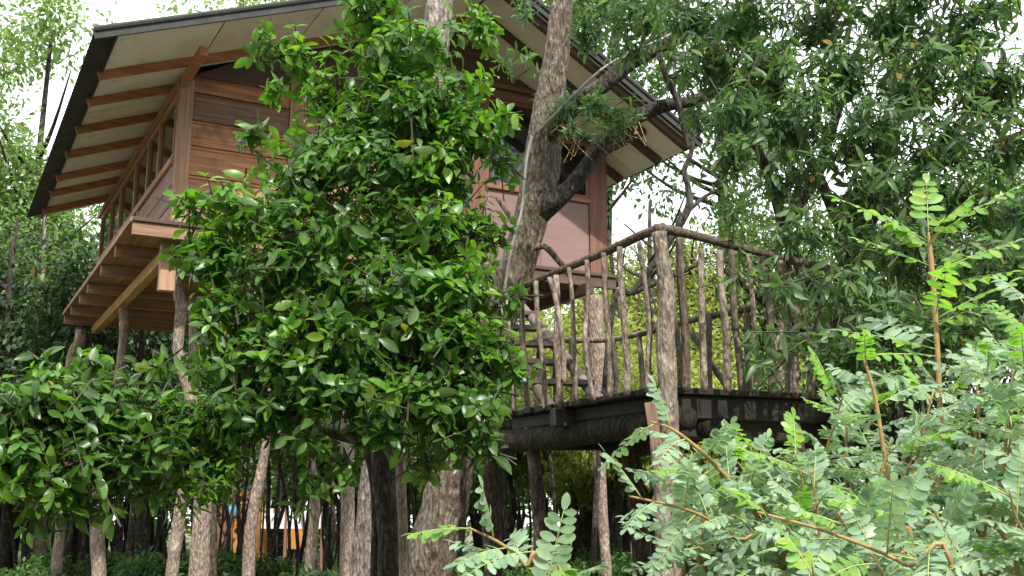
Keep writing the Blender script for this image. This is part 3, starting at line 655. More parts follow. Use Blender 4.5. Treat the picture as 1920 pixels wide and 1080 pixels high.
# ================================================================== TREES WITH TRUNKS IN VIEW
def trunk_part(root, name, pts, Y, mat, sides=14, seed=0.0, ground=False, per=6, bmp=0.12):
    mb = MB(); P = pxtube(mb, pts, Y, sides, per, bmp, seed, ground); world_build(mb, name, M[mat], root); return P
b0 = at(800, 1080, 10.4)
main = empty('leaning_tree', (b0[0] - 0.1, 10.4, 0), 0, 'thick mottled brown tree leaning up past the deck railing, its dark limbs crossing the roof', 'tree')
trunk_part(main, 'trunk', [(802,1080,96),(826,980,86),(850,880,80),(880,760,77),(912,640,78),(945,560,76),(975,480,68),(998,400,66),(1012,335,74),(1018,270,66),(1030,190,58),(1042,110,52),(1050,30,46),(1058,-50,44),(1062,-140,40),(1050,-330,30)], 10.4, 'trunk', 18, 1, True, 7, 0.16)
trunk_part(main, 'limb', [(985,440,40,10.4),(1012,402,42,10.36),(1040,378,38,10.25),(1075,345,33),(1105,305,30),(1140,262,28),(1185,225,30),(1240,200,28),(1295,190,22),(1345,172,22),(1400,185,18)], 10.2, 'trunk_dark', 12, 2)
trunk_part(main, 'limb', [(1015,300,30,10.4),(1036,240,40,10.3),(1075,200,40),(1130,160,34),(1180,118,37),(1225,90,38),(1252,70,36),(1230,30,26),(1250,-40,20)], 10.1, 'trunk_dark', 12, 3)
trunk_part(main, 'limb', [(1235,100,12),(1248,140,13),(1268,185,12),(1282,235,12),(1290,280,10)], 10.0, 'trunk_dark', 8, 4)
trunk_part(main, 'limb', [(1250,78,36),(1300,60,26),(1370,70,20),(1450,110,14)], 10.1, 'trunk_dark', 10, 5)
trunk_part(main, 'limb', [(985,470,14),(1020,462,13),(1048,490,12),(1070,520,10)], 10.3, 'trunk', 8, 6)
trunk_part(main, 'limb', [(965,420,12),(945,390,9),(930,370,6)], 10.3, 'trunk', 8, 7)
pale = empty('pale_barked_tree', at(688, 1080, 11.4) * np.array([1, 1, 0]), 0, 'pale grey rough barked tree rising through the glossy leaves to cross the gable', 'tree')
trunk_part(pale, 'trunk', [(688,1080,62),(690,1000,52),(698,900,46),(728,650,44),(768,400,46),(798,220,48),(818,80,54),(826,-20,54),(834,-140,52),(850,-330,40)], 11.4, 'trunk_grey', 16, 8, True, 6, 0.18)
trunk_part(pale, 'limb', [(700,1060,12),(722,1000,14),(730,960,10),(722,930,6)], 11.2, 'trunk_dark', 8, 9)

# ------------------------------------------------------------------ glossy leaved tree in front of the house
gl = empty('glossy_leaved_tree', at(715, 1080, 7.7) * np.array([1, 1, 0]), 0, 'broad bushy tree with shiny bright green oval leaves hiding the middle of the treehouse', 'tree')
trunk_part(gl, 'trunk', [(730,1080,44),(728,1000,40),(720,900,42),(712,820,38),(705,700,34),(720,500,28),(740,300,22),(750,120,14),(760,0,8)], 7.8, 'trunk_dark', 12, 21, True)
trunk_part(gl, 'trunk', [(758,1080,20),(755,980,18),(752,880,18),(760,780,18),(800,600,16),(850,400,12),(880,250,8)], 7.6, 'stilt', 10, 22, True)
trunk_part(gl, 'trunk', [(705,1080,22),(706,960,20),(696,860,22),(660,740,20),(600,600,16),(520,480,10),(430,420,6)], 7.9, 'trunk_dark', 10, 23, True)
for k, pts in enumerate(([(690,830,20),(560,800,18),(400,780,15),(220,770,12),(60,750,8)], [(600,690,16),(480,700,12),(380,720,9)], [(730,330,14),(640,220,10),(540,130,6),(470,80,3)], [(745,250,14),(830,200,9),(920,170,5)], [(720,560,16),(820,560,12),(930,600,6)], [(700,480,14),(560,350,9),(450,260,4)])):
    trunk_part(gl, 'limb', pts, 7.4, 'trunk_dark', 7, 30 + k, False, 4)
blobs = [ # px, py, rx, ry, Y, depth, shoots
 (705,30,90,80,7.6,.55,60),(760,110,130,70,7.4,.55,60),(650,170,110,80,7.4,.5,60),(830,190,110,80,7.2,.5,60),(740,230,140,90,7.2,.6,80),
 (610,275,80,60,7.3,.45,40),(880,240,70,60,7.0,.35,26),(700,330,150,90,7.0,.6,90),(830,330,90,80,7.2,.5,50),(560,360,100,70,7.1,.45,45),
 (450,400,80,60,6.9,.4,30),(640,430,170,90,6.9,.6,90),(800,430,120,90,6.9,.5,70),(900,430,60,60,7.0,.3,22),(420,490,85,70,6.9,.4,45),(550,500,120,80,6.8,.5,70),
 (720,540,160,90,6.7,.55,90),(860,540,90,80,6.8,.45,50),(430,590,90,80,6.9,.45,55),(560,610,120,80,6.7,.5,70),(700,650,150,80,6.6,.5,90),(840,650,110,80,6.6,.45,70),(915,650,45,60,6.6,.3,24),
 (480,690,130,70,6.8,.5,75),(620,720,120,70,6.6,.45,60),(770,745,130,70,6.5,.45,75),(890,740,60,60,6.5,.3,30),(860,800,70,40,6.5,.3,24),(700,800,70,40,6.6,.3,24),
 (380,790,110,70,6.7,.5,65),(250,770,110,70,6.6,.5,70),(120,760,110,75,6.5,.5,75),(10,780,90,80,6.4,.5,60),(60,850,90,65,6.4,.45,50),(200,850,90,60,6.5,.45,45),(330,850,90,50,6.6,.4,40),(470,780,90,50,6.7,.4,40),(110,910,60,40,6.4,.3,18),(30,900,50,50,6.3,.3,18),(400,900,40,35,6.6,.25,10),(200,915,40,25,6.5,.2,6),
 (-90,820,80,80,6.4,.5,40),
 (590,830,40,30,6.6,.25,9),(590,900,20,30,6.7,.15,4),(800,860,30,40,6.6,.2,8),(540,760,80,40,6.7,.35,26),
 (490,90,40,40,7.2,.2,8),(470,250,35,30,6.9,.15,6),(365,385,40,30,6.8,.2,8),(950,220,30,40,6.8,.2,6),(170,680,30,30,6.6,.2,7),(900,60,40,50,7.2,.25,10),(560,110,50,40,7.3,.3,12),(60,960,18,40,6.4,.15,5),(150,955,20,30,6.5,.15,5),(260,915,16,40,6.6,.12,5),(330,930,14,40,6.6,.12,4),(430,850,30,40,6.7,.2,8),(650,870,20,40,6.6,.15,5),(900,850,18,40,6.5,.15,6),(340,470,25,25,6.9,.15,5),(520,170,22,22,7.2,.15,4),(940,300,20,30,7.0,.15,5),(955,560,16,40,6.7,.15,5),(965,690,14,30,6.6,.12,4),(300,690,24,24,6.7,.15,5),(90,690,20,20,6.5,.15,4),
 (700,-110,150,90,7.7,.7,50),(690,-290,170,110,7.9,.8,40)]  # last two blobs: crown above the frame, added to shade trunk and house
blobs = [(*q[:6], max(4, int(q[6] * 1.05))) for q in blobs]
P, X, Z, Sz, tw, sid = rosettes([ell(*b_) for b_ in blobs], up=0.25, twig=(0.12, 0.34), leaves=(5, 10), size=(0.085, 0.15), droop=0.14)
shoot_bright = {int(s): (noise.noise(Vector(P[np.argmax(sid == s)]) * 1.7) * 1.5 + (P[np.argmax(sid == s)][2] - 3.6) * .06 + G.normal() * .22) > 0.26 for s in np.unique(sid)}  # bright shoots in clumps, more of them higher up where light falls
isn = np.array([shoot_bright[int(s)] for s in sid])
order = np.argsort(-(Sz / P[:, 1])); near = np.zeros(len(P), bool); near[order[:300]] = True
for fl, mt, key in ((False, 'gloss', 'gloss'), (True, 'gloss_new_lit', 'gloss_new_lit')):
    q = near & (isn == fl); leaf_objects(gl, key, T_GLOSS, P[q], X[q], Z[q], Sz[q], M[mt])
    q = ~near & (isn == fl); o = link('foliage' if not fl else 'young_foliage', leaf_mesh('foliage', T_GLOSS, P[q], X[q], Z[q], Sz[q], M[mt])); wparent(o, gl); props(o, kind='stuff')
o = twigs_mesh(tw, 0.005).build('twigs', M['twig'], None); wparent(o, gl); props(o, kind='stuff')
print('gloss leaves', len(P))

# ------------------------------------------------------------------ long leaved tree over the deck
rt = empty('long_leaved_tree', at(1560, 1000, 9.0) * np.array([1, 1, 0]), 0, 'dark tree with long drooping leaves spreading over the deck railing', 'tree')
trunk_part(rt, 'trunk', [(1560,900,70),(1548,780,62),(1545,690,58),(1570,600,50),(1600,480,46),(1640,360,42),(1670,240,38),(1690,100,32),(1700,-40,28),(1700,-250,18)], 9.0, 'trunk_dark', 14, 41, True)
for k, (pts, Y) in enumerate((([(1570,600,30),(1510,520,26),(1470,420,24),(1430,300,20),(1370,180,16),(1340,60,12)], 8.8), ([(1470,420,24),(1530,330,26),(1560,240,20),(1600,120,12)], 9.0), ([(1620,420,28),(1720,330,24),(1800,230,18),(1880,150,12)], 8.6), ([(1560,640,26),(1480,600,18),(1400,540,12),(1350,500,7)], 8.0),
        ([(1600,480,26),(1500,260,20),(1440,200,16),(1380,185,10)], 8.6), ([(1640,360,24),(1760,480,18),(1860,560,12)], 8.2), ([(1690,100,24),(1600,20,16),(1480,-30,10)], 8.4), ([(1690,100,24),(1800,40,16),(1900,0,10)], 8.4))):
    trunk_part(rt, 'limb', pts, Y, 'trunk_dark', 8, 50 + k, False, 4)
blobs = [
 (1180,20,90,60,8.6,.5,26),(1290,40,90,70,8.4,.6,46),(1400,30,110,80,8.2,.7,66),(1540,30,120,80,8.2,.8,70),(1680,30,120,80,8.0,.8,70),(1820,40,120,80,7.8,.8,70),
 (1340,120,90,60,8.2,.6,46),(1450,130,110,70,7.9,.7,64),(1590,140,120,80,7.8,.8,70),(1730,150,120,80,7.6,.8,70),(1870,160,90,80,7.4,.7,50),
 (1370,220,80,55,7.9,.5,42),(1490,230,100,60,7.6,.6,54),(1620,250,110,70,7.5,.7,60),(1760,270,110,75,7.4,.8,60),(1890,280,70,80,7.2,.6,34),
 (1370,300,60,40,7.6,.4,20),(1500,320,100,45,7.6,.6,32),(1640,350,100,60,7.4,.7,46),(1780,380,110,70,7.2,.7,54),(1900,400,60,80,7.0,.6,28),
 (1380,390,60,40,7.4,.4,18),(1480,430,70,45,7.2,.4,24),(1570,430,80,55,7.1,.5,34),(1680,470,100,70,7.0,.6,48),(1800,500,100,70,6.8,.6,48),(1900,520,60,80,6.6,.5,30),
 (1400,510,40,40,6.9,.25,9),(1470,540,70,50,6.9,.35,24),(1560,540,80,60,6.8,.45,38),(1660,590,90,60,6.7,.5,44),(1780,620,100,60,6.5,.5,44),(1890,640,60,60,6.4,.5,26),
 (1440,640,45,50,6.8,.3,14),(1520,640,60,55,6.7,.35,24),(1600,660,70,50,6.6,.4,28),(1430,700,28,28,6.8,.2,5),(1570,730,50,40,6.6,.3,14),
 (1120,-20,80,55,9.2,.4,30),(1110,60,60,35,9.4,.3,16),(1180,95,50,35,9.4,.3,14),(1215,30,60,45,9.2,.35,22),(1300,230,40,35,8.6,.25,9),(980,20,30,30,9.6,.2,6),(2010,200,110,250,7.4,.8,60),(1600,-90,320,70,8.2,.9,70),(2000,560,100,160,6.8,.7,40),
 (1350,-300,330,140,7.4,1.2,70),(1150,-560,300,150,7.0,1.2,60)]  # unseen overhead crown, added to cast shade on deck and trunk
thin = lambda q: .42 if 1360 < q[0] < 1580 and q[1] > 330 else 1.05
blobs = [(*q[:6], max(3, int(q[6] * thin(q)))) for q in blobs]
P, X, Z, Sz, tw, sid = rosettes([ell(*b_) for b_ in blobs], up=0.1, twig=(0.15, 0.4), leaves=(6, 10), size=(0.095, 0.165), droop=0.34, spread=0.7, shell=0.2)
order = np.argsort(-(Sz / P[:, 1])); near = order[:300]; rest = order[300:]
leaf_objects(rt, 'lance', T_LANCE, P[near], X[near], Z[near], Sz[near], M['lance'])
o = link('foliage', leaf_mesh('foliage', T_LANCE, P[rest], X[rest], Z[rest], Sz[rest], M['lance'])); wparent(o, rt); props(o, kind='stuff')
o = twigs_mesh(tw, 0.005).build('twigs', M['twig'], None); wparent(o, rt); props(o, kind='stuff')
print('lance leaves', len(P))

# ------------------------------------------------------------------ tuft growing on the fork, vine, conduit, lantern
ep = empty('perching_plant', at(1085, 250, 9.9), 0, 'tuft of narrow leaves and dry roots perched where the limbs leave the mottled trunk', 'plant')
P, X, Z, Sz, tw, sid = rosettes([ell(1100,200,65,35,9.8,.25,24), ell(1170,215,55,32,9.7,.2,16), ell(1040,190,50,40,9.9,.2,12), ell(985,110,50,40,10.0,.2,9), ell(1120,245,70,18,9.75,.2,12)], up=0.2, twig=(0.05, 0.2), leaves=(6, 10), size=(0.07, 0.17), droop=0.1)
o = link('foliage', leaf_mesh('foliage', T_LANCE, P, X, Z, Sz, M['lance'], np.full(len(P), 0.75))); wparent(o, ep); props(o, kind='stuff')
mb = MB()
for k in range(40):
    c = at(R.uniform(1040, 1200), R.uniform(220, 275), 9.9); mb.tube([c, c + np.array([R.uniform(-.15, .15), R.uniform(-.1, .05), R.uniform(-.22, .05)])], [0.006, 0.003], 3, 1)
o = mb.build('roots', M['stem'], None); wparent(o, ep); props(o, kind='stuff')
vine = empty('crooked_vine', at(1150, 570, 12.5) * np.array([1, 1, 0]), 0, 'thin dark crooked sapling winding up behind the corner of the railing', 'sapling')
trunk_part(vine, 'stem', [(1120,900,10),(1150,575,12),(1185,548,13),(1215,510,14),(1245,468,15),(1275,420,16),(1292,385,15),(1290,350,12),(1283,320,11),(1296,285,10),(1310,200,8)], 12.5, 'trunk_dark', 8, 81, True)
trunk_part(vine, 'branch', [(1185,550,12),(1230,530,10),(1290,505,9),(1330,480,6)], 12.5, 'trunk_dark', 7, 82); trunk_part(vine, 'branch', [(1290,395,9),(1320,370,8),(1345,355,5)], 12.5, 'trunk_dark', 7, 83)
cd = empty('conduit', at(945, 545, 10.0), 0, 'pale grey conduit pipe running up the leaning trunk and out along a limb', 'pipe')
mb = MB(); mb.tube([at(936,620,10.0), at(948,530,10.0), at(962,455,10.02), at(978,395,10.03), at(984,330,10.02), at(990,285,10.02), at(998,255,10.0)], [0.013] * 7, 7, 5); world_build(mb, 'pipe', M['conduit'], cd)
mb = MB(); mb.tube([at(1010,246,9.98), at(1040,215,9.85), at(1098,157,9.84), at(1140,122,9.82), at(1195,92,9.8), at(1235,76,9.8), at(1262,62,9.8)], [0.013] * 7, 7, 5); world_build(mb, 'pipe', M['conduit'], cd)
lt_ = at(1265, 132, 9.8)
lan = empty('lantern', lt_, 0, 'small black framed lantern with frosted panes hanging under the upper limb', 'lantern')
def ring(z, r, n=6): return [(r * math.cos(2 * math.pi * (k + .5) / n), r * math.sin(2 * math.pi * (k + .5) / n), z) for k in range(n)]
def frustum(z0, r0, z1, r1):
    a, c = ring(z0, r0), ring(z1, r1); return MB().add(a + c, [tuple(range(6))[::-1], tuple(range(6, 12))] + [(k, (k + 1) % 6, (k + 1) % 6 + 6, k + 6) for k in range(6)])
frustum(0.08, 0.085, 0.15, 0.03).build('cap', M['lantern'], lan); frustum(-0.075, 0.05, -0.06, 0.075).build('base', M['lantern'], lan)
frustum(-0.06, 0.07, 0.0, 0.056).build('lower_glass', M['lantern_glass'], lan)
MB().tube([(0, 0, -0.07), (0, 0, -0.11)], [0.012, 0.006], 6, 1).build('finial', M['lantern'], lan); MB().tube([(0, 0, 0.14), (0.0, 0, 0.30)], [0.006, 0.006], 6, 1).build('hanger', M['lantern'], lan)
lo, hi = ring(0.0, 0.062), ring(0.08, 0.07)
for k in range(6):
    k2 = (k + 1) % 6
    MB().prism([lo[k], lo[k2], hi[k2], hi[k]], tuple(-0.06 * (lo[k][i] + lo[k2][i]) / 2 for i in range(2)) + (0,)).build('pane', M['lantern_glass'], lan)
    MB().tube([lo[k], hi[k]], [0.006, 0.006], 5, 1).build('frame_bar', M['lantern'], lan)

# ================================================================== FOREST
def crown_mesh(name, n, rx, rz, cz, mat, size=(0.12, 0.2), blobs=12, br=0.42, shell=0.35):
    cs = rand_dir(blobs) * (G.random((blobs, 1)) ** 0.4) * 0.72; k = G.integers(0, blobs, n)
    d = rand_dir(n); p = cs[k] + d * br * (shell + (1 - shell) * G.random((n, 1))) * G.uniform(0.6, 1.25, (blobs, 1))[k]
    p = p * np.array([rx, rx, rz]) + np.array([0, 0, cz])
    X = d + G.normal(size=(n, 3)) * 0.7 + np.array([0, 0, -0.25]); Z = d * 0.5 + np.array([0, 0, 0.8]) + G.normal(size=(n, 3)) * 0.35
    return leaf_mesh(name, T_SIMPLE, p, X, Z, G.uniform(size[0], size[1], n), mat)
def trunk_mesh(name, h, r, seed, limbs=5, rx=2.0, z0=0.45):
    mb = MB(); q = random.Random(seed); p = [(0, 0, -0.4)]; x = y = 0
    for i in range(1, 6):
        x += q.uniform(-.18, .18); y += q.uniform(-.18, .18); p.append((x, y, h * i / 5))
    mb.tube(p, [r * (1.15 - 0.17 * i) for i in range(6)], 8, 3, 0.12, seed)
    me_t = mb
    lm = []
    for k in range(limbs):
        t = q.uniform(z0, 0.9); i = int(t * 5); b = np.array(p[i]) + (np.array(p[min(5, i + 1)]) - np.array(p[i])) * (t * 5 - i); a = q.uniform(0, 6.28); l = rx * q.uniform(.5, .9)
        m2 = MB(); m2.tube([b, b + np.array([math.cos(a) * l * .5, math.sin(a) * l * .5, l * .25]), b + np.array([math.cos(a) * l, math.sin(a) * l, l * .7])], [r * .4, r * .28, r * .1], 6, 3, 0.1, seed + k); lm.append(m2)
    return mb, lm
def proto_tree(kind, h, r, cm, seed, limbs, rx):
    t, lm = trunk_mesh('trunk', h, r, seed, limbs, rx)
    def me(m, n):
        x = bpy.data.meshes.new(n); x.from_pydata(m.v, [], m.f); x.update(); x.polygons.foreach_set('use_smooth', [True] * len(x.polygons)); x.materials.append(M['trunk_dark']); return x
    return dict(trunk=me(t, 'trunk'), limbs=[me(m, 'limb') for m in lm], crown=cm)
PT = {
 'tall': [proto_tree('tall', 8.5, 0.16, crown_mesh('crown', 9000, 2.7, 3.6, 6.3, M['forest']), 101 + i, 5, 2.2) for i in range(2)],
 'dense': [proto_tree('dense', 7.0, 0.16, crown_mesh('crown', 11000, 2.9, 3.3, 4.9, M['forest_dark'], (0.13, 0.22), 14, 0.45), 111 + i, 5, 2.2) for i in range(2)],
 'thin': [proto_tree('thin', 11.5, 0.14, crown_mesh('crown', 4200, 2.6, 3.2, 9.6, M['forest'], (0.12, 0.2), 11, 0.33), 121 + i, 7, 2.4) for i in range(2)],
 'airy': [proto_tree('airy', 8.5, 0.12, crown_mesh('crown', 5200, 2.9, 3.5, 5.2, M['forest_yellow'], (0.10, 0.17), 16, 0.34), 141 + i, 6, 2.3) for i in range(2)],
 'low': [proto_tree('low', 3.6, 0.07, crown_mesh('crown', 5000, 1.9, 1.7, 3.0, M['forest'], (0.11, 0.18), 12, 0.42), 131 + i, 4, 1.4) for i in range(2)],
}
def place_tree(kind, px, Y, sc, label, group, cat='tree', mat=None, limbs=True):
    p = PT[kind][R.randrange(2)]; d = ray(px, 960); x = d[0] / d[1] * Y
    root = empty('forest_tree' if kind != 'low' else 'understorey_tree', (x, Y, ground_z(x, Y)), R.uniform(0, 6.28), label, cat, group); root.scale = (sc, sc, sc * R.uniform(0.95, 1.08))
    link('trunk', p['trunk'], root); c = link('crown', p['crown'], root); props(c, kind='stuff')
    if mat: c.material_slots[0].link = 'OBJECT'; c.material_slots[0].material = M[mat]
    if limbs:
        for l in p['limbs']: link('limb', l, root)
gl_ = 'forest trees standing behind the treehouse'
LAB = {'tall': 'tall leafy green forest tree behind the treehouse', 'dense': 'dense dark green forest tree standing behind the treehouse', 'airy': '', 'thin': 'tall thin-crowned forest tree with sky showing through', 'low': 'low bushy understorey tree among the thin forest stems'}
def T(kind, px, Y, sc, mat=None, lab=None, grp=None): place_tree(kind, px, Y, sc, lab or LAB[kind], grp or {'tall': 'tall green forest trees', 'dense': 'dense dark forest trees', 'thin': 'thin crowned forest trees', 'low': 'understorey trees'}[kind], 'tree', mat)
for px, Y, sc in ((-30,21,.95),(90,24,1.0),(190,27,1.1),(20,28,1.1),(-150,24,1.1),(290,30,1.1),(-260,27,1.1)): T('dense', px, Y, sc)
LL = ('pale airy tree crown beside the sloping roof edge', 'airy pale trees beside the roof')
for px, Y, sc in ((20,23,.95),(110,29,1.05),(-90,25,1.2),(-10,30,1.3),(180,33,1.0),(60,24,.85),(-40,22,.9),(140,26,.8),(90,35,1.35),(20,27,1.1),(-60,33,1.4)): T('airy', px, Y, sc, 'forest_backlit', *LL)
for px, Y, sc, l_ in ((0,26,1.15,'tallest thin-crowned tree at the edge of the white sky'),(440,46,2.2,'light green treetop just showing over the roof edge'),(520,50,2.3,'second light green treetop over the roof edge, closer to the ridge'),(900,30,1.3,'thin-crowned tree hidden behind the ridge and mottled trunk')): T('thin', px, Y, sc, 'forest_backlit', l_, 'thin crowned forest trees')
for px, Y, sc in ((0,25,.98),(70,29,1.08),(130,27,.92),(-80,26,1.1),(190,31,1.0)): T('tall', px, Y, sc, 'forest_backlit', 'light green full tree beside the far end of the roof', 'full light trees beside the roof')
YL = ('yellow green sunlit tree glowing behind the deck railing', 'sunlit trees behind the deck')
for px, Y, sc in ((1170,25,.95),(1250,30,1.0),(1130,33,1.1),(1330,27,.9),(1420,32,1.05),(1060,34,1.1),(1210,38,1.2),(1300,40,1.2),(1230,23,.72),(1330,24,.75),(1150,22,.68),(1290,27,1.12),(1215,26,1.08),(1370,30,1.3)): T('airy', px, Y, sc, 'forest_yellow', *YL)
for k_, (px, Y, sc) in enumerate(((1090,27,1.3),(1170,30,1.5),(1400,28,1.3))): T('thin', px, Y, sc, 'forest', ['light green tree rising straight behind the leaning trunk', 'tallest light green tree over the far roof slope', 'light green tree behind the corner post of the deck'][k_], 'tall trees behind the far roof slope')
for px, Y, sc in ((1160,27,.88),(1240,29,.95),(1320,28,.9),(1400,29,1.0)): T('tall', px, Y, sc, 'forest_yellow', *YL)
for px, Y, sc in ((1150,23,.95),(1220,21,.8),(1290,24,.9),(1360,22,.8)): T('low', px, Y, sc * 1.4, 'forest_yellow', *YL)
for px, Y, sc in ((1500,26,1.0),(1600,29,1.1),(1720,25,1.0),(1840,28,1.1),(1960,25,1.1),(2080,28,1.2),(2250,26,1.2),(2450,27,1.2),(2700,25,1.1)): T('tall', px, Y, sc)
for px, Y, sc in ((430,44,1.1),(560,46,1.2),(700,36,1.1),(820,40,1.2),(940,38,1.15),(300,40,1.2)): T('tall', px, Y, sc)
for k in range(62):
    if 380 < -150 + (k % 34) * 66 < 640: continue
    px = -150 + (k % 34) * 66; yl = 1100 < px < 1450
    T('low', px + R.uniform(-30, 30), R.uniform(24, 34) if k < 34 else R.uniform(34, 44), R.uniform(.8, 1.25) * (1 if k < 34 else 1.25), 'forest_yellow' if yl else ('forest_backlit' if k % 3 < 2 and px > 150 else None), YL[0] if yl else None, YL[1] if yl else None)
for px, Y, sc in ((420,44,1.8),(500,47,1.9),(590,45,1.8),(660,42,1.7),(720,44,1.8),(250,44,1.7),(150,42,1.6),(60,44,1.7),(950,40,1.5),(1040,43,1.7),(1120,45,1.8)): T('low', px, Y, sc, 'forest_backlit' if px > 200 else None)
# thin dark stems
SP = []
for k in range(5):
    q = random.Random(200 + k); p = [(0, 0, -0.3)]; x = y = 0
    for i in range(1, 7): x += q.uniform(-.14, .14); y += q.uniform(-.1, .1); p.append((x, y, 1.05 * i))
    mb = MB().tube(p, [0.042, 0.04, 0.036, 0.032, 0.028, 0.022, 0.012], 6, 2, 0.1, k)
    x_ = bpy.data.meshes.new('stem'); x_.from_pydata(mb.v, [], mb.f); x_.update(); x_.materials.append(M['sapling']); SP.append(x_)
for k in range(295):
    px = R.uniform(-150, 2050) if k % 3 else R.uniform(-50, 720); Y = R.uniform(19, 42); d = ray(px, 960); x = d[0] / d[1] * Y
    o = link('forest_sapling', SP[k % 5]); o.location = (x, Y, ground_z(x, Y)); o.rotation_euler = (R.uniform(-.07, .07), R.uniform(-.12, .12), R.uniform(0, 6.28)); s = R.uniform(.6, 1.4); o.scale = (s, s, R.uniform(.5, .85))
    props(o, 'thin dark bare stem in the thicket behind the treehouse', 'sapling', 'thin forest stems')
# thicker forest trunks under the house
for k, (px, Y, w, mat, lab) in enumerate(((75,22.5,26,'trunk_grey','pale grey forest trunk under the far stilts of the house'),(262,21,18,'trunk_dark','dark trunk in the gap beneath the house floor'),(225,24,14,'trunk_dark','slim dark trunk beside the bulging pale stilt'))):
    rt_ = empty('forest_tree', at(px, 1080, Y) * np.array([1, 1, 0]), 0, lab, 'tree')
    trunk_part(rt_, 'trunk', [(px - 2,1080,w),(px,950,w*.95),(px+6,800,w*.85),(px+4,600,w*.6),(px+10,380,w*.08)], Y, mat, 10, 300 + k, True)
# far wood that closes the view, ground cover
n = 64000; ang = G.uniform(-math.pi, math.pi, n); back = np.clip((np.abs(ang) - 1.1) / 0.5, 0, 1)  # back: unseen rear part, made nearer and taller to darken pane reflections
rr = G.uniform(46, 62, n) * (1 - .45 * back); hz = G.random(n) ** (1.15 - .25 * back) * (9 + 3 * np.sin(ang * 9) + 2 * np.sin(ang * 23 + 1) + 12 * back) * (1 - .45 * np.exp(-((ang - .13) / .07) ** 2))
P = np.stack([rr * np.sin(ang), rr * np.cos(ang), hz], 1)
o = link('forest', leaf_mesh('forest', T_SIMPLE, P, rand_dir(n), rand_dir(n) + np.array([0, -.3, .8]), G.uniform(.4, .8, n) * (1 + .3 * back), M['forest'])); props(o, 'far-off green wood closing the view between the stems', 'forest', kind='stuff')
n = 26000; ang = G.uniform(-.75, .75, n); rr = 9 + 34 * G.random(n) ** 0.8; x = rr * np.sin(ang); y = rr * np.cos(ang)
hn = np.array([max(0.0, noise.noise(Vector((a * .45, c * .45, 7)))) for a, c in zip(x, y)]); gz = np.array([ground_z(a, c) for a, c in zip(x, y)])
P = np.stack([x, y, gz + G.random(n) * (0.12 + 0.85 * hn)], 1)
o = link('undergrowth', leaf_mesh('undergrowth', T_SIMPLE, P, rand_dir(n) * np.array([1, 1, .4]), rand_dir(n) * .5 + np.array([0, 0, 1]), G.uniform(.08, .17, n), M['under'])); props(o, 'low green undergrowth covering the forest floor', 'undergrowth', kind='stuff')
BS = [crown_mesh('foliage', 1500, 0.75, 0.5, 0.5, M['under'], (0.09, 0.17), 9, 0.5) for _ in range(2)]
for k, (px, Y) in enumerate(((260,18),(130,19),(40,17),(880,16),(980,18),(1060,20),(1120,22),(700,20),(585,16),(330,22),(1180,19),(420,20),(500,21),(380,18),(90,20),(200,21),(650,18),(770,19))):
    d = ray(px, 960); x = d[0] / d[1] * Y; o = link('bush', BS[k % 2]); s = R.uniform(.6, 1.0); o.location = (x, Y, ground_z(x, Y)); o.rotation_euler = (0, 0, R.uniform(0, 6)); o.scale = (s, s, s * 1.1)
    props(o, 'low leafy bush on the forest floor beneath the treehouse', 'bush', 'bushes beneath the treehouse')
# ------------------------------------------------------------------ hut, white sheet and blue tub in the clearing
def place(px, Y): d = ray(px, 960); return d[0] / d[1] * Y
hut = empty('hut', (place(436, 30), 30, 0.55), 0, 'small orange walled hut glimpsed between the trunks', 'hut')
w = at(482, 960, 30)[0] - at(405, 960, 30)[0]
MB().box((-w * .45, 0, -0.3), (w * .5, 2.0, 1.75)).build('wall', M['orange'], hut); MB().prism([(-w * .55, -.05, 1.75), (w * .6, -.05, 1.75), (0, -.05, 2.1)], (0, 2.3, 0)).build('roof', M['sheet'], hut)
for u in (-.3, .36): MB().box((w * u, -0.25, -.3), (w * u + .28, -0.03, 1.74)).build('post', M['mud'], hut)
tub = empty('blue_tub', (place(433, 28.8), 28.8, 1.55), 0, 'rounded bright blue tub beside the orange hut', 'tub')
MB().tube([(0, 0, 0), (0, 0, .15), (0, 0, .3)], [0.12, 0.17, 0.15], 14, 2).build('body', M['blue'], tub, True); MB().tube([(0, 0, .3), (0, 0, .33)], [0.165, 0.165], 14, 1).build('rim', M['blue'], tub)
MB().box((-.06, -.06, -1.6), (.06, .06, 0.0)).build('stand', M['mud'], tub)
scr = empty('white_screen', (place(548, 31), 31, 0.3), 0, 'broad white sheet above an orange skirting in the forest clearing', 'screen')
MB().box((-.85, 0, 0.95), (.8, 0.04, 1.5)).build('sheet', M['white'], scr); MB().box((-.1, -.02, 0.4), (0.6, 0.03, 0.945)).build('skirting', M['orange'], scr)
for u in (-.92, -.2, .82): MB().box((u, -0.03, -.3), (u + .07, 0.07, 1.6)).build('post', M['mud'], scr)

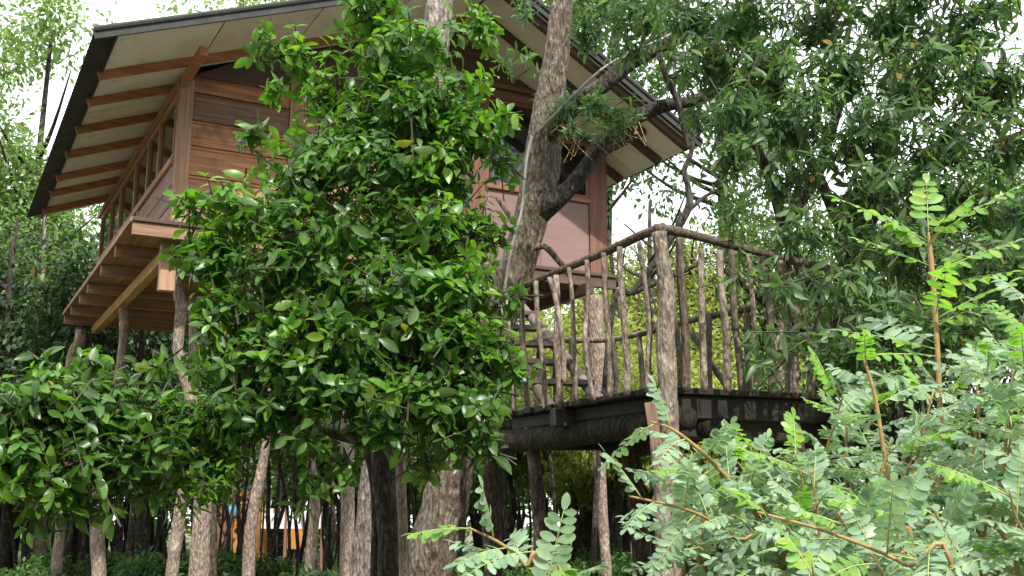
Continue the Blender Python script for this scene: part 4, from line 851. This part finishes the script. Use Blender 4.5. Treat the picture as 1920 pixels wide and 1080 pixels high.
# ================================================================== NEAR SHRUBS WITH FEATHERED LEAVES
T_L = T_OVAL
class Fronds:
    def __init__(s): s.items = []
    def add(s, base, d, length, up, n=8, lsize=0.042, new=False, sag=0.35): s.items.append((np.array(base, float), unit(np.array(d, float)), length, np.array(up, float), n, lsize, new, sag))
    def curve(s, it, t):
        b, d, L, up, n, ls, new, sag = it; return b + d * L * t + np.array([0, 0, -1]) * sag * L * t * t * 0.6
    def leaflets(s, it):
        b, d, L, up, n, ls, new, sag = it; P = []; X = []; Z = []; S_ = []
        for i in range(n):
            t = 0.2 + 0.78 * i / (n - 1); p = s.curve(it, t); tg = unit(s.curve(it, min(1, t + .05)) - s.curve(it, t - .05)); sd = unit(np.cross(tg, up)); nn = np.cross(sd, tg)
            for sg in (-1, 1):
                if G.random() < 0.04: continue
                x = sd * sg + tg * 0.35 - nn * G.uniform(-.15, .5) + G.normal(size=3) * 0.13
                P.append(p); X.append(x); Z.append(nn + sd * sg * 0.15 + G.normal(size=3) * 0.16); S_.append(ls * (0.75 + 0.5 * math.sin(math.pi * min(1, .15 + t * .75))) * G.uniform(.88, 1.1))
        p = s.curve(it, 1.0); P.append(p); X.append(d + np.array([0, 0, -.3 * sag])); Z.append(up); S_.append(ls * 1.05)
        return P, X, Z, S_
    def rachis(s, mb, it): mb.tube([s.curve(it, t) for t in (0, .35, .7, 1.0)], [0.0022, 0.0018, 0.0014, 0.0008], 4, 2)
budget = {'n': 0}
def shrub(name, label, stems, every=0.085, start=0.35, flen=(0.2, 0.32), ls=(0.034, 0.046), n_obj=8, newtop=4, extra=()):
    p0 = stems[0][0]; base = np.array([at(p0[0], p0[1], p0[3])[0], p0[3], 0.0]); root = empty(name, base, 0, label, 'shrub'); fr = Fronds()
    for st in stems:
        mb = MB(); P = []; r = []
        for q in st: P.append(at(q[0], q[1], q[3])); r.append(q[2] / 2 * q[3] / F)
        if st[0][1] > 1060 or st is stems[0]: P.insert(0, np.array([P[0][0] * .97 + base[0] * .03, P[0][1], 0.0])); r.insert(0, r[0] * 1.1)
        mb.tube(P, r, 7, 6, 0.06, st[0][0]); world_build(mb, 'stem', M['stem'], root)
        S_ = np.array(spline(P, 12)); seg = np.linalg.norm(np.diff(S_, axis=0), axis=1); cum = np.concatenate([[0], np.cumsum(seg)]); tot = cum[-1]
        z0 = max(0.0, tot - max(0.5, (tot) * (1 - start))); s_ = z0; k = 0; ph = G.random() * 6
        while s_ < tot:
            i = min(len(seg) - 1, int(np.searchsorted(cum, s_) - 1 if s_ > 0 else 0)); i = max(0, i); p = S_[i] + (S_[i + 1] - S_[i]) * ((s_ - cum[i]) / max(seg[i], 1e-6)); tg = unit(S_[i + 1] - S_[i])
            a = unit(np.cross(tg, [0.2, 0.9, 0.1])); bb = np.cross(tg, a); an = ph + k * 2.4; q = s_ / tot
            d = a * math.cos(an) + bb * math.sin(an) + tg * (0.45 + 0.5 * (q > .93)) + np.array([0, 0, .12]); L = G.uniform(*flen) * (1 if q < .9 else .75)
            new = (tot - s_) < newtop * every
            fr.add(p, d, L, np.array([0, 0, 1.0]) + 0.3 * G.normal(size=3) + 0.25 * np.array([0, -1, 0]), int(G.integers(8, 12)), G.uniform(*ls) * (0.9 if new else 1), new, G.uniform(.15, .6)); s_ += every * G.uniform(.7, 1.3); k += 1
    for e in extra: fr.add(*e)
    items = sorted(fr.items, key=lambda it: (it[0] + it[1] * it[2])[1]); objs = items[:n_obj]; rest = items[n_obj:]
    for it in objs:
        mb = MB(); fr.rachis(mb, it); o = world_build(mb, 'frond', M['rachis'], root)
        P, X, Z, S_ = fr.leaflets(it); X, Y_, Z = frames(np.array(X), np.array(Z))
        for i in range(len(P)):
            k = int(G.integers(0, 3)); mt = M['frond_new'] if it[6] else M['frond']; c = bpy.data.objects.new('leaflet', leaf_data(('fr' + str(it[6]), k), T_L[k], mt)); COL.objects.link(c); c.parent = o
            m = Matrix.Identity(4)
            for r_ in range(3): m[r_][0] = X[i][r_] * S_[i]; m[r_][1] = Y_[i][r_] * S_[i]; m[r_][2] = Z[i][r_] * S_[i]; m[r_][3] = P[i][r_]
            c.matrix_basis = m
    mb = MB()
    for it in rest: fr.rachis(mb, it)
    if rest: o = world_build(mb, 'leaf_stalks', M['rachis'], root); props(o, kind='stuff')
    for flag, nm, mt in ((False, 'foliage', 'frond'), (True, 'young_foliage', 'frond_new')):
        A = [fr.leaflets(it) for it in rest if it[6] == flag]
        if not A: continue
        P = [q for a in A for q in a[0]]; X = [q for a in A for q in a[1]]; Z = [q for a in A for q in a[2]]; S_ = [q for a in A for q in a[3]]
        o = link(nm, leaf_mesh(nm, T_L, P, X, Z, S_, M[mt])); wparent(o, root); props(o, kind='stuff')
    return root
top = [((1741,440),(1738,338),9),((1738,452),(1562,384),8),((1744,448),(1908,370),9),((1742,440),(1826,392),6),((1740,462),(1660,430),5),((1747,500),(1604,468),8),((1748,512),(1912,472),9),((1750,540),(1905,530),8),((1752,600),(1908,545),8),((1754,612),(1862,588),7),((1756,655),(1578,640),9),((1757,668),(1640,690),8),((1760,700),(1900,690),9)]
ex = []
for (bx, by), (tx, ty), n_ in top:
    Y = 3.3; B = at(bx, by, Y); E_ = at(tx, ty, Y + R.uniform(-.12, .06)); dv = E_ - B; ln = np.linalg.norm(dv); ex.append((B, dv + np.array([0, 0, .06]), ln, np.array([0, -.35 if abs(tx - bx) > 60 else -1.2, 1.0]), max(5, n_ - 2), .043, True, .15))
shrub('feathery_sapling', 'tallest feathery sapling with an upright brown stem and yellow green top fronds', [[(1768,1080,11,3.3),(1766,860,11,3.3),(1760,700,10,3.3),(1752,560,10,3.3),(1745,480,11,3.3),(1741,436,4,3.3)]], 0.09, 0.45, (.2,.3), (.042,.05), 16, 3, ex)
env_x = [1130, 1220, 1300, 1400, 1480, 1560, 1660, 1760, 1840, 1920, 2000]; env_y = [930, 830, 820, 800, 760, 700, 650, 640, 570, 480, 450]
def stems(x0, x1, Y0, Y1, n, lo=0.0, hi=1.0, spread=90):
    out = []
    for k in range(n):
        tx = x0 + (x1 - x0) * (k + R.random()) / n; e = float(np.interp(tx, env_x, env_y)); ty = e + 25 + (1060 - e) * R.uniform(lo, hi); Y = R.uniform(Y0, Y1)
        bx = tx + R.uniform(-spread, spread) + 60 * (1 if tx < 1500 else 0); by = max(1125, ty + 180)
        p = [(bx + (tx - bx) * t ** 1.5 + R.uniform(-12, 12), by + (ty - by) * t, 9 - 6 * t, Y - .12 * t) for t in (0, .35, .7, 1)]; out.append(p)
    return out
kw = dict(every=0.045, start=0.2, flen=(.17, .27), ls=(.024, .034), newtop=1)
arch = [[(1500,1120,12,3.0),(1440,1000,10,3.0),(1380,915,9,3.0),(1318,850,8,2.95),(1262,806,6,2.9),(1220,790,3,2.9)], [(1480,1100,8,2.9),(1380,1010,7,2.9),(1300,960,6,2.85),(1180,930,4,2.8)]]
shrub('feathery_shrub', 'feathery shrub whose brown stem arches up in front of the split brace', arch + stems(1240, 1460, 2.9, 3.3, 6, .1, .7), n_obj=8, **{**kw, 'newtop': 0})
red = [[(1720,1120,12,2.8),(1690,980,10,2.8),(1660,860,9,2.8),(1640,740,7,2.8),(1615,660,5,2.8)]]
shrub('feathery_shrub', 'dense feathery shrub with a reddish stem below the tall sapling', red + stems(1460, 1760, 2.7, 3.2, 9, 0, .7), n_obj=8, **kw)
shrub('feathery_shrub', 'pale feathery shrub along the bottom edge before the other shrubs', [[(1800,1140,10,2.3),(1700,1060,8,2.3),(1560,1000,7,2.3),(1420,960,5,2.3)]] + stems(1500, 1900, 2.2, 2.6, 7, .55, .95), n_obj=8, **kw)
shrub('feathery_shrub', 'feathery shrub at the very edge of the thicket with upright fronds', stems(1780, 2000, 2.7, 3.3, 8, 0, .7), n_obj=6, **kw)
shrub('feathery_shrub', 'feathery shrub filling in behind the arching stems', stems(1260, 1600, 3.5, 4.1, 11, 0, .75), n_obj=0, **kw)
shrub('feathery_shrub', 'feathery shrub crowded between the tall sapling and the dark tree', stems(1560, 1960, 3.5, 4.1, 12, 0, .75), n_obj=0, **kw)
shrub('feathery_sprig', 'small feathery sprig poking up alone in front of the dark deck legs', [[(1010,1130,9,2.9),(985,1060,7,2.9),(940,1020,6,2.9),(880,990,4,2.85)], [(1040,1150,6,2.9),(1055,1090,5,2.9)]], 0.06, 0.3, (.17,.25), (.034,.044), 8, 1, [(at(1020,1120,2.9), (0.2, -.1, .9), .24, (0.3, -1, .3), 8, .045, False, .1)])
# dead leaf caught in the trees
dl_ = link('dead_leaf', leaf_data(('dead', 0), T_OVAL[1], plain('dry leaf', (0.45, 0.22, 0.08), 0.7, var=0.2))); dl_.location = at(62, 498, 15); dl_.rotation_euler = (0.3, 1.45, 0.4); dl_.scale = (.17, .17, .17)
props(dl_, 'dry orange leaf hanging before the dark trees beside the roof', 'leaf')
